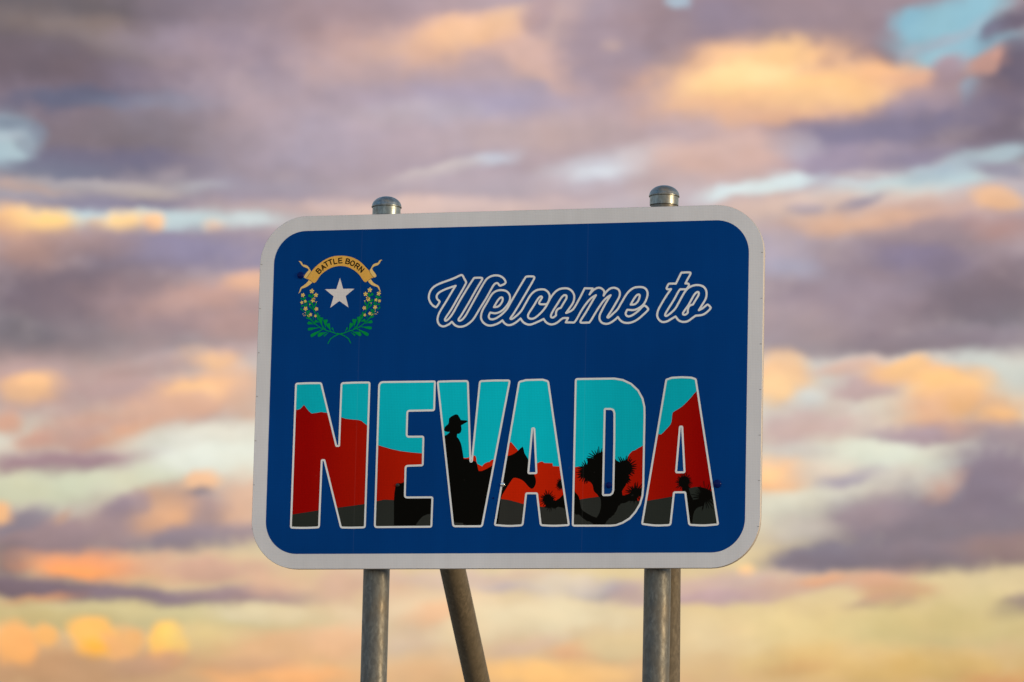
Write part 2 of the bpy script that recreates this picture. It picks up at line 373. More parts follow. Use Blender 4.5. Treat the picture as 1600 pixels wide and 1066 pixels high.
def MR(v, a, b, c, d, kind='SMOOTHSTEP'):
    n = N('ShaderNodeMapRange', interpolation_type=kind)
    for i, q in enumerate((v, a, b, c, d)):
        put(n.inputs[i], q)
    return n.outputs[0]


def MIX(fac, a, b):
    n = N('ShaderNodeMix', data_type='RGBA')
    put(n.inputs[0], fac)
    put(n.inputs[6], a)
    put(n.inputs[7], b)
    return n.outputs[2]


def NOISE(vec, scale, detail, rough=0.5):
    n = N('ShaderNodeTexNoise')
    put(n.inputs['Vector'], vec)
    n.inputs['Scale'].default_value = scale
    n.inputs['Detail'].default_value = detail
    n.inputs['Roughness'].default_value = rough
    return n


geo = N('ShaderNodeTexCoord')
DIR = geo.outputs['Generated']
sep = N('ShaderNodeSeparateXYZ')
put(sep.inputs[0], DIR)
X, Y, Z = sep.outputs
AZ = M('MULTIPLY', M('ARCTAN2', X, Y), 180 / pi)
EL = M('MULTIPLY', M('ARCSINE', Z), 180 / pi)

sky = N('ShaderNodeTexSky', sky_type='NISHITA')
sky.sun_disc = False
sky.sun_elevation = SUN_EL
sky.sun_rotation = SUN_AZ
sky.air_density = 1.0
sky.dust_density = 1.0
sky.ozone_density = 1.5

# low haze over the horizon: cream at the bottom, pale blue-white higher up
hz = N('ShaderNodeValToRGB')
hz.color_ramp.elements[0].position = 0.0
hz.color_ramp.elements[0].color = (0.60, 0.40, 0.22, 1)
hz.color_ramp.elements[1].position = 1.0
hz.color_ramp.elements[1].color = (0.32, 0.48, 0.58, 1)
for pos, c in ((0.13, (0.74, 0.60, 0.36, 1)), (0.25, (0.73, 0.72, 0.58, 1)), (0.45, (0.60, 0.68, 0.68, 1))):
    e = hz.color_ramp.elements.new(pos)
    e.color = c
put(hz.inputs[0], M('DIVIDE', EL, 25.0))
col = hz.outputs[0]
alpha = MR(EL, 4.0, 40.0, 1.0, 0.0)

# broken cloud deck over the whole sky, seen in perspective
den = M('ADD', M('MAXIMUM', Z, 0.0), 0.13)
q = N('ShaderNodeCombineXYZ')
put(q.inputs[0], M('DIVIDE', X, den))
put(q.inputs[1], M('DIVIDE', Y, den))
deck = NOISE(q.outputs[0], 0.9, 7, 0.55).outputs[0]
deckc = NOISE(VM('ADD', q.outputs[0], (7.3, 2.1, 0.4)), 1.7, 5, 0.5).outputs[0]
cover = MR(deck, 0.47, 0.60, 0.0, 0.92)
sund = VM('DOT_PRODUCT', DIR, tuple(sun_dir))
warm = MR(sund, -0.6, 1.0, 0.0, 1.0)
ccol = MIX(MR(deckc, 0.38, 0.64, 0.0, 1.0), (0.27, 0.24, 0.29, 1),
           MIX(warm, (0.58, 0.46, 0.44, 1), (1.0, 0.62, 0.32, 1)))
col = MIX(cover, col, ccol)
alpha = M('MAXIMUM', alpha, cover)
col = VM('SCALE', col, s=1.15)

# warped sky angles give the banks ragged outlines
dv = VM('MULTIPLY', DIR, (57.3, 57.3, 82.0))
n1 = NOISE(dv, 0.75, 2, 0.5).outputs[1]
n2 = NOISE(dv, 1.9, 3, 0.5).outputs[1]
P = N('ShaderNodeCombineXYZ')
put(P.inputs[0], AZ)
put(P.inputs[1], EL)
w = VM('ADD', VM('MULTIPLY', VM('SUBTRACT', n1, (.5, .5, .5)), (0.42, 0.24, 0)),
       VM('MULTIPLY', VM('SUBTRACT', n2, (.5, .5, .5)), (0.30, 0.22, 0)))
PW = VM('ADD', P.outputs[0], w)
sx = N('ShaderNodeSeparateXYZ')
put(sx.inputs[0], PW)
flat = N('ShaderNodeCombineXYZ')
put(flat.inputs[0], sx.outputs[0])
put(flat.inputs[1], sx.outputs[1])
PW = flat.outputs[0]


def bank(col, row):
    az, el, ra, rb, tilt, soft, op, cr, cg, cb = row
    k = 1 + soft * 0.7
    g = N('ShaderNodeTexGradient', gradient_type='SPHERICAL')
    tm = g.texture_mapping
    tm.vector_type = 'TEXTURE'
    tm.translation = (az, el, 0)
    tm.rotation = (0, 0, radians(tilt))
    tm.scale = (ra * k, rb * k, 1)
    tie = N('ShaderNodeVectorMath', operation='MULTIPLY_ADD')   # keeps the banks evaluated one after another
    put(tie.inputs[0], col)
    tie.inputs[1].default_value = (1e-6, 1e-6, 0)
    put(tie.inputs[2], PW)
    put(g.inputs[0], tie.outputs[0])
    a = MR(M('MULTIPLY', g.outputs['Fac'], FRAY), 0.0, 1 - (1 - soft) / k, 0.0, op)
    # bright crown, duller base
    lift = 0.0 if cb > cr else (0.13 if cr < 0.5 else 0.07)
    if lift:
        t = M('ADD', VM('DOT_PRODUCT', tie.outputs[0], (0, lift / rb, 0)), 1 - lift * el / rb)
        return MIX(a, col, VM('SCALE', (cr, cg, cb), s=t)), a
    return MIX(a, col, (cr, cg, cb, 1)), a


def reach(row):
    az, el, ra, rb, tilt, soft = row[:6]
    k = 1 + soft * 0.7
    t = radians(tilt)
    return (k * math.hypot(ra * cos(t), rb * sin(t)), k * math.hypot(ra * sin(t), rb * cos(t)))


# frayed, broken edges: a shared noise thins and thickens every bank
FRAY = MR(NOISE(VM('ADD', dv, (3.0, 41.0, 9.0)), 1.3, 4, 0.5).outputs[0], 0.28, 0.72, 0.66, 1.4, 'LINEAR')
fray_noise, FRAY = FRAY, 1.0
NBROAD = 5
for row in CLOUDS[:NBROAD]:
    col, a = bank(col, row)
    alpha = M('MAXIMUM', alpha, a)
# fine billow inside the banks
fine = NOISE(dv, 1.6, 2, 0.5).outputs[0]
fine2 = NOISE(VM('ADD', dv, (31.0, 17.0, 5.0)), 0.8, 4, 0.5).outputs[0]
bc = N('ShaderNodeCombineXYZ')
put(bc.inputs[0], M('MULTIPLY', MR(fine, 0.25, 0.75, 0.95, 1.05, 'LINEAR'), MR(fine2, 0.25, 0.75, 0.955, 1.045, 'LINEAR')))
put(bc.inputs[1], MR(fine, 0.25, 0.75, 0.95, 1.05, 'LINEAR'))
put(bc.inputs[2], M('MULTIPLY', MR(fine, 0.25, 0.75, 0.95, 1.05, 'LINEAR'), MR(fine2, 0.25, 0.75, 1.05, 0.95, 'LINEAR')))
# lit tops and shaded bases of the billows
rel_a = NOISE(dv, 1.3, 3, 0.5).outputs[0]
rel_b = NOISE(VM('ADD', dv, (0.10, 0.03, 0.24)), 1.3, 3, 0.5).outputs[0]
relief = MR(M('SUBTRACT', rel_a, rel_b), -0.25, 0.25, 0.95, 1.05, 'LINEAR')
billow = VM('SCALE', bc.outputs[0], s=relief)

bg1 = N('ShaderNodeBackground')
put(bg1.inputs[0], sky.outputs[0])
bg1.inputs[1].default_value = SKY_STRENGTH
bg2 = N('ShaderNodeBackground')
put(bg2.inputs[0], VM('MULTIPLY', col, bc.outputs[0]))
bg2.inputs[1].default_value = CLOUD_STRENGTH
# the banks are sorted into cells of the sky, so that each direction only looks up its own few
banks = CLOUDS[NBROAD:]
A0 = min(b[0] - reach(b)[0] for b in banks)
A1 = max(b[0] + reach(b)[0] for b in banks)
E0 = min(b[1] - reach(b)[1] for b in banks)
E1 = max(b[1] + reach(b)[1] for b in banks)
NXC, NYC = 8, 7
cx_ = M('FLOOR', M('MULTIPLY', M('SUBTRACT', sx.outputs[0], A0), NXC / (A1 - A0)))
cy_ = M('FLOOR', M('MULTIPLY', M('SUBTRACT', sx.outputs[1], E0), NYC / (E1 - E0)))
inside = M('MULTIPLY', M('COMPARE', cx_, (NXC - 1) / 2, NXC / 2), M('COMPARE', cy_, (NYC - 1) / 2, NYC / 2))
cell = M('ADD', M('MULTIPLY', M('ADD', M('MULTIPLY', cy_, float(NXC)), cx_), inside), M('MULTIPLY', M('SUBTRACT', inside, 1.0), 9.0))
rows_ = []
root_tree, root_PW, root_fray = nt, PW, fray_noise
for iy in range(NYC):
    for ix in range(NXC):
        xa, xb = A0 + (A1 - A0) * ix / NXC, A0 + (A1 - A0) * (ix + 1) / NXC
        ya, yb = E0 + (E1 - E0) * iy / NYC, E0 + (E1 - E0) * (iy + 1) / NYC
        mine = [b for b in banks if b[0] + reach(b)[0] > xa and b[0] - reach(b)[0] < xb and b[1] + reach(b)[1] > ya and b[1] - reach(b)[1] < yb]
        if not mine:
            continue
        nt = bpy.data.node_groups.new("cloud_cell", 'ShaderNodeTree')
        nt.interface.new_socket("Angles", in_out='INPUT', socket_type='NodeSocketVector')
        nt.interface.new_socket("Sky", in_out='INPUT', socket_type='NodeSocketColor')
        nt.interface.new_socket("Billow", in_out='INPUT', socket_type='NodeSocketVector')
        nt.interface.new_socket("Fray", in_out='INPUT', socket_type='NodeSocketFloat')
        nt.interface.new_socket("Shader", in_out='OUTPUT', socket_type='NodeSocketShader')
        gi = N('NodeGroupInput')
        PW = gi.outputs[0]
        c = gi.outputs[1]
        FRAY = gi.outputs[3]
        for b in mine:
            c, _ = bank(c, b)
        bg = N('ShaderNodeBackground')
        gm = N('ShaderNodeGamma')
        put(gm.inputs[0], c)
        gm.inputs[1].default_value = 1.13
        put(bg.inputs[0], VM('SCALE', VM('MULTIPLY', gm.outputs[0], gi.outputs[2]), s=1.09))
        bg.inputs[1].default_value = CLOUD_STRENGTH
        put(N('NodeGroupOutput').inputs[0], bg.outputs[0])
        grp = nt
        nt = root_tree
        gn = N('ShaderNodeGroup')
        gn.node_tree = grp
        put(gn.inputs[0], root_PW)
        put(gn.inputs[1], col)
        put(gn.inputs[2], billow)
        put(gn.inputs[3], root_fray)
        rows_.append((iy * NXC + ix, gn.outputs[0]))


def tree(items, lo):
    """balanced chooser over the cells"""
    if len(items) == 1:
        return items[0][1]
    h = len(items) // 2
    mx = N('ShaderNodeMixShader')
    put(mx.inputs[0], M('GREATER_THAN', cell, items[h][0] - .5))
    put(mx.inputs[1], tree(items[:h], lo))
    put(mx.inputs[2], tree(items[h:], lo))
    return mx.outputs[0]


known = [(-9, bg2.outputs[0])]
have = dict(rows_)
for k in range(NXC * NYC):
    known.append((k, have.get(k, bg2.outputs[0])))
bankshader = tree(known, 0)
ms = N('ShaderNodeMixShader')
put(ms.inputs[0], alpha)
put(ms.inputs[1], bg1.outputs[0])
put(ms.inputs[2], bankshader)
wo = N('ShaderNodeOutputWorld')
put(wo.inputs[0], ms.outputs[0])
world.cycles.sampling_method = 'MANUAL'
world.cycles.sample_map_resolution = 1024

# ---- drawing of the sign face, millimetres from the panel centre (x right, z up)
PANEL_W,PANEL_H=2.4400,1.6744
LETTERS=[
 ('N',[(-1020.9,37.5,9.2),(-959.4,39.0,1228.0),(-896.6,38.1,9.8),(-812.3,-259.8,4.0),(-798.4,-259.9,4.0),(-795.7,36.3,10.7),(-725.5,38.6,1228.0),(-657.5,37.6,8.0),(-660.8,-643.1,9.2),(-720.9,-644.6,1228.0),(-777.7,-643.2,10.7),(-868.9,-326.2,4.3),(-882.1,-326.0,4.3),(-885.6,-642.0,9.8),(-956.7,-644.7,1228.0),(-1024.3,-642.5,8.0)],[]),
 ('E',[(-610.4,38.7,21.5),(-338.0,37.9,6.1),(-338.2,-97.7,7.7),(-468.8,-98.4,12.3),(-468.8,-220.1,12.3),(-387.1,-220.5,8.0),(-386.9,-355.0,7.7),(-470.0,-357.0,12.3),(-470.0,-504.6,12.3),(-335.7,-504.9,7.1),(-337.3,-641.8,7.7),(-612.4,-642.5,12.3)],[]),
 ('V',[(-324.6,36.5,7.7),(-256.2,37.9,1228.0),(-178.0,37.4,10.7),(-156.3,-339.6,3.7),(-149.2,-339.6,3.7),(-119.7,35.9,10.7),(-45.5,38.4,1228.0),(24.6,36.8,7.7),(-93.0,-641.0,12.3),(-164.5,-640.9,1228.0),(-231.5,-640.3,12.3)],[]),
 ('A',[(69.4,29.5,9.2),(102.5,37.7,18.4),(182.3,38.6,24.6),(208.9,30.4,12.3),(322.5,-637.5,6.1),(252.5,-641.3,1228.0),(188.4,-637.4,12.3),(167.3,-489.8,6.1),(115.6,-489.4,6.8),(101.5,-637.2,12.3),(35.5,-641.3,1228.0),(-31.3,-635.1,6.1)],[[(137.5,-187.9,4.3),(147.6,-188.0,4.3),(162.4,-396.6,5.5),(123.5,-396.3,5.5)]]),
 ('D',[(340.9,38.9,9.2),(524.4,38.5,9.2),(564.0,31.4,18.4),(603.8,13.0,18.4),(637.7,-18.1,18.4),(659.6,-56.3,18.4),(669.4,-95.0,15.3),(670.8,-136.4,15.3),(670.6,-254.7,15.3),(670.8,-461.1,15.3),(667.7,-505.3,15.3),(656.7,-543.4,15.3),(636.2,-578.6,15.3),(609.7,-608.4,15.3),(576.8,-628.2,15.3),(546.8,-638.7,15.3),(519.7,-641.5,9.2),(340.8,-640.5,9.2)],[[(481.6,-102.0,4.9),(510.5,-102.4,6.1),(523.0,-107.9,6.1),(527.9,-122.8,6.1),(529.9,-241.3,9.2),(529.7,-477.7,9.2),(525.8,-491.9,6.1),(515.3,-499.5,6.1),(503.3,-500.5,4.6),(481.1,-500.4,4.6)]]),
 ('A',[(770.4,29.8,7.7),(796.8,38.0,15.3),(842.0,39.9,24.6),(887.2,37.2,18.4),(909.0,30.1,9.2),(1024.0,-637.7,5.5),(958.4,-643.5,1228.0),(889.6,-639.3,12.3),(868.5,-490.3,6.1),(815.7,-490.2,6.8),(801.6,-639.7,12.3),(733.8,-642.9,1228.0),(668.6,-634.0,6.1)],[[(838.4,-188.1,4.3),(848.9,-188.2,4.3),(863.7,-398.6,5.5),(823.7,-398.3,5.5)]]),
]
ROCK=[(-1088.7,-85.5),(-1015.6,-86.5),(-1009.3,-86.6),(-999.8,-84.0),(-993.6,-80.4),(-984.4,-70.2),(-978.3,-63.6),(-971.7,-71.0),(-965.1,-79.6),(-952.0,-94.9),(-939.0,-104.7),(-920.1,-102.9),(-891.7,-98.7),(-866.3,-102.6),(-834.5,-111.5),(-796.3,-123.5),(-770.8,-132.0),(-739.2,-135.7),(-707.7,-138.8),(-691.8,-143.5),(-675.7,-155.8),(-659.7,-168.0),(-632.5,-240.6),(-606.9,-258.3),(-578.5,-267.0),(-543.8,-277.0),(-496.6,-287.1),(-443.4,-294.3),(-387.2,-299.3),(-265.7,-310.4),(-178.7,-323.2),(-166.4,-320.3),(-141.9,-311.6),(-132.6,-313.5),(-128.6,-323.7),(-127.6,-338.6),(-122.4,-350.6),(-99.0,-362.2),(-93.0,-353.9),(-85.4,-348.0),(-73.2,-343.3),(-64.0,-342.2),(-58.0,-334.8),(-51.9,-332.2),(-39.6,-331.4),(-3.5,-295.1),(26.3,-256.7),(36.9,-250.2),(51.1,-265.9),(70.1,-288.4),(104.7,-323.0),(142.1,-350.1),(166.6,-350.3),(178.7,-343.9),(187.8,-342.2),(198.7,-349.4),(238.2,-351.0),(240.3,-364.4),(270.9,-366.1),(304.5,-367.9),(344.1,-369.8),(380.6,-367.1),(410.9,-361.5),(422.8,-349.8),(441.4,-367.7),(471.7,-365.0),(532.3,-359.7),(568.4,-348.2),(592.3,-336.6),(596.7,-326.3),(599.5,-316.0),(606.9,-307.2),(615.8,-298.4),(627.8,-295.0),(645.8,-284.0),(666.7,-273.9),(705.4,-243.3),(738.2,-221.8),(750.2,-223.1),(762.1,-212.9),(771.0,-202.7),(782.8,-191.0),(794.6,-176.4),(798.3,-164.6),(800.1,-149.9),(800.8,-135.1),(803.3,-123.3),(814.6,-114.6),(829.5,-106.8),(844.4,-97.3),(859.2,-84.5),(874.0,-69.6),(888.7,-53.6),(900.5,-39.0),(913.8,-25.9),(983.3,36.6),(1097.1,34.9),(1108.7,-727.3),(-1068.0,-718.7)]
GROUND_PRINT=[(-1072.3,-587.2),(-1021.9,-581.1),(-959.0,-571.9),(-889.9,-562.1),(-792.8,-549.5),(-727.1,-541.8),(-658.4,-532.6),(-633.5,-527.4),(-605.6,-521.0),(-568.3,-513.8),(-524.5,-516.2),(-446.3,-527.2),(-260.4,-513.5),(-44.5,-510.6),(-7.5,-513.8),(32.6,-520.0),(69.6,-529.5),(103.6,-539.2),(180.3,-550.6),(223.2,-558.3),(305.3,-547.0),(371.7,-519.7),(414.1,-513.2),(465.5,-507.4),(535.3,-516.1),(611.1,-528.4),(692.5,-527.8),(746.6,-519.3),(806.5,-509.2),(854.1,-486.1),(892.8,-470.2),(913.6,-466.0),(937.6,-465.6),(970.6,-475.2),(994.7,-488.6),(1105.6,-523.0),(1108.7,-727.3),(-1068.0,-718.7)]
HORSE=[[(-467.9,-422.3),(-473.9,-432.1),(-489.3,-437.7),(-506.5,-437.0),(-517.0,-450.4),(-521.1,-481.8),(-522.6,-517.7),(-518.0,-691.0),(-420.0,-691.5),(-415.2,-640.8),(-409.4,-627.4),(-397.4,-611.1),(-388.3,-600.7),(-377.7,-591.8),(-357.8,-583.9),(-339.2,-582.2),(-289.6,-583.4),(-293.8,-423.7)],[(-317.8,-220.0),(-289.8,-220.3),(-280.6,-216.0),(-273.0,-212.4),(-264.8,-205.6),(-260.0,-199.7),(-270.2,-199.9),(-281.1,-198.0),(-285.8,-194.9),(-288.1,-191.0),(-287.0,-184.4),(-284.1,-177.0),(-278.7,-171.0),(-270.2,-165.1),(-267.2,-159.2),(-266.2,-151.7),(-265.9,-139.7),(-262.9,-134.3),(-258.0,-130.2),(-251.9,-126.1),(-245.8,-123.4),(-239.7,-119.6),(-233.5,-117.9),(-227.3,-118.3),(-223.6,-119.5),(-219.1,-124.4),(-214.6,-131.9),(-207.4,-144.6),(-195.6,-146.0),(-180.1,-147.0),(-173.2,-150.7),(-179.9,-155.7),(-195.1,-164.5),(-205.5,-170.4),(-203.3,-182.4),(-202.6,-188.4),(-204.8,-198.8),(-208.4,-204.8),(-214.1,-208.9),(-223.4,-210.3),(-224.3,-224.1),(-219.5,-228.6),(-214.4,-234.7),(-208.6,-245.2),(-202.9,-258.7),(-199.2,-272.2),(-195.6,-290.2),(-192.7,-306.6),(-189.4,-326.7),(-172.4,-327.8),(-160.0,-328.5),(-150.6,-335.4),(-132.6,-338.3),(-128.1,-343.1),(-124.9,-349.1),(-122.2,-358.1),(-119.4,-371.5),(-115.4,-383.5),(-103.0,-384.5),(-92.3,-380.7),(-78.6,-374.9),(-63.4,-367.0),(-45.2,-355.8),(-17.8,-342.7),(24.6,-314.8),(39.9,-311.0),(52.1,-305.5),(62.7,-298.8),(70.8,-291.7),(79.2,-283.4),(86.7,-277.0),(93.1,-272.3),(96.3,-277.7),(100.9,-293.2),(103.6,-303.6),(110.6,-314.1),(118.5,-326.1),(133.0,-356.0),(145.9,-382.8),(150.9,-401.3),(155.1,-411.1),(159.0,-421.5),(161.1,-433.4),(159.6,-446.8),(155.6,-457.1),(149.3,-466.0),(141.1,-468.9),(135.6,-466.5),(129.3,-461.4),(121.5,-453.9),(113.6,-444.9),(104.2,-435.3),(94.9,-428.4),(82.4,-422.4),(70.1,-418.7),(60.8,-417.1),(53.2,-418.0),(48.1,-422.1),(42.7,-429.5),(33.8,-442.8),(23.5,-459.1),(11.6,-478.3),(-0.2,-498.1),(-4.5,-512.3),(-24.3,-708.0),(-178.2,-707.4),(-180.1,-632.8),(-186.5,-625.0),(-226.7,-623.3),(-257.6,-623.8)]]
TREES=[[(462.0,-483.1),(534.8,-489.6),(574.4,-501.7),(607.7,-504.8),(621.4,-510.8),(614.1,-525.5),(605.1,-528.4),(587.2,-537.1),(566.1,-540.5),(560.2,-548.7),(554.8,-550.4),(551.3,-560.4),(545.6,-575.1),(538.2,-583.9),(536.8,-590.4),(527.8,-595.6),(520.5,-604.4),(512.4,-607.3),(507.1,-616.1),(502.6,-619.0),(495.3,-631.3),(489.4,-639.6),(440.9,-639.3),(434.7,-630.4),(416.3,-620.0),(410.2,-621.5),(397.9,-612.5),(385.6,-605.1),(376.3,-594.7),(367.0,-588.8),(357.9,-590.2),(345.6,-583.3),(339.5,-582.7),(337.3,-476.3),(348.1,-485.2),(360.5,-497.2),(367.8,-509.0),(371.7,-523.8),(374.5,-541.6),(380.1,-562.3),(391.0,-574.1),(406.4,-583.1),(430.9,-596.5),(452.3,-604.6),(459.7,-593.7),(465.5,-583.4),(471.2,-562.8),(472.9,-545.2),(471.3,-524.5),(467.0,-508.3)],[(423.2,-367.5),(431.9,-346.9),(440.6,-326.3),(458.4,-305.7),(479.5,-297.0),(537.9,-336.1),(550.2,-348.0),(569.7,-416.1),(593.8,-413.4),(592.8,-439.9),(588.6,-454.6),(576.8,-472.2),(571.0,-483.9),(574.5,-507.5),(462.5,-509.7),(453.2,-496.3),(440.8,-485.9),(436.1,-477.0),(431.0,-453.4),(421.6,-440.0),(406.4,-435.4),(396.8,-414.6)],[(244.0,-531.8),(256.1,-524.5),(274.1,-514.3),(292.0,-496.7),(316.5,-502.7),(323.9,-561.9),(299.5,-561.8),(290.3,-557.3),(268.9,-552.7),(256.8,-560.0),(232.3,-555.4)],[(859.6,-456.7),(882.2,-465.7),(886.9,-480.4),(893.3,-501.0),(905.6,-524.6),(926.5,-521.8),(947.3,-510.2),(956.9,-551.3),(933.1,-558.4),(921.3,-565.7),(912.5,-577.4),(906.9,-597.8),(903.0,-635.9),(901.9,-656.3),(875.0,-656.2),(867.7,-580.0),(853.9,-477.2)]]
HEADS=[(405.5,-394.0,35.3,49.1,34,1),(414.5,-388.2,27.6,53.7,20,11),(462.1,-338.3,36.8,55.3,34,2),(581.0,-377.8,41.4,53.7,34,3),(572.5,-404.3,30.7,39.9,26,4),(633.1,-493.2,26.1,43.0,28,5),(637.5,-484.4,18.4,46.0,16,12),(585.1,-431.0,18.4,27.6,14,14),(283.4,-449.2,21.5,29.2,24,6),(217.7,-516.8,24.6,39.9,26,7),(232.0,-540.6,16.9,35.3,20,8),(862.3,-442.1,29.2,41.4,34,9),(959.2,-510.3,29.2,59.9,36,10)]
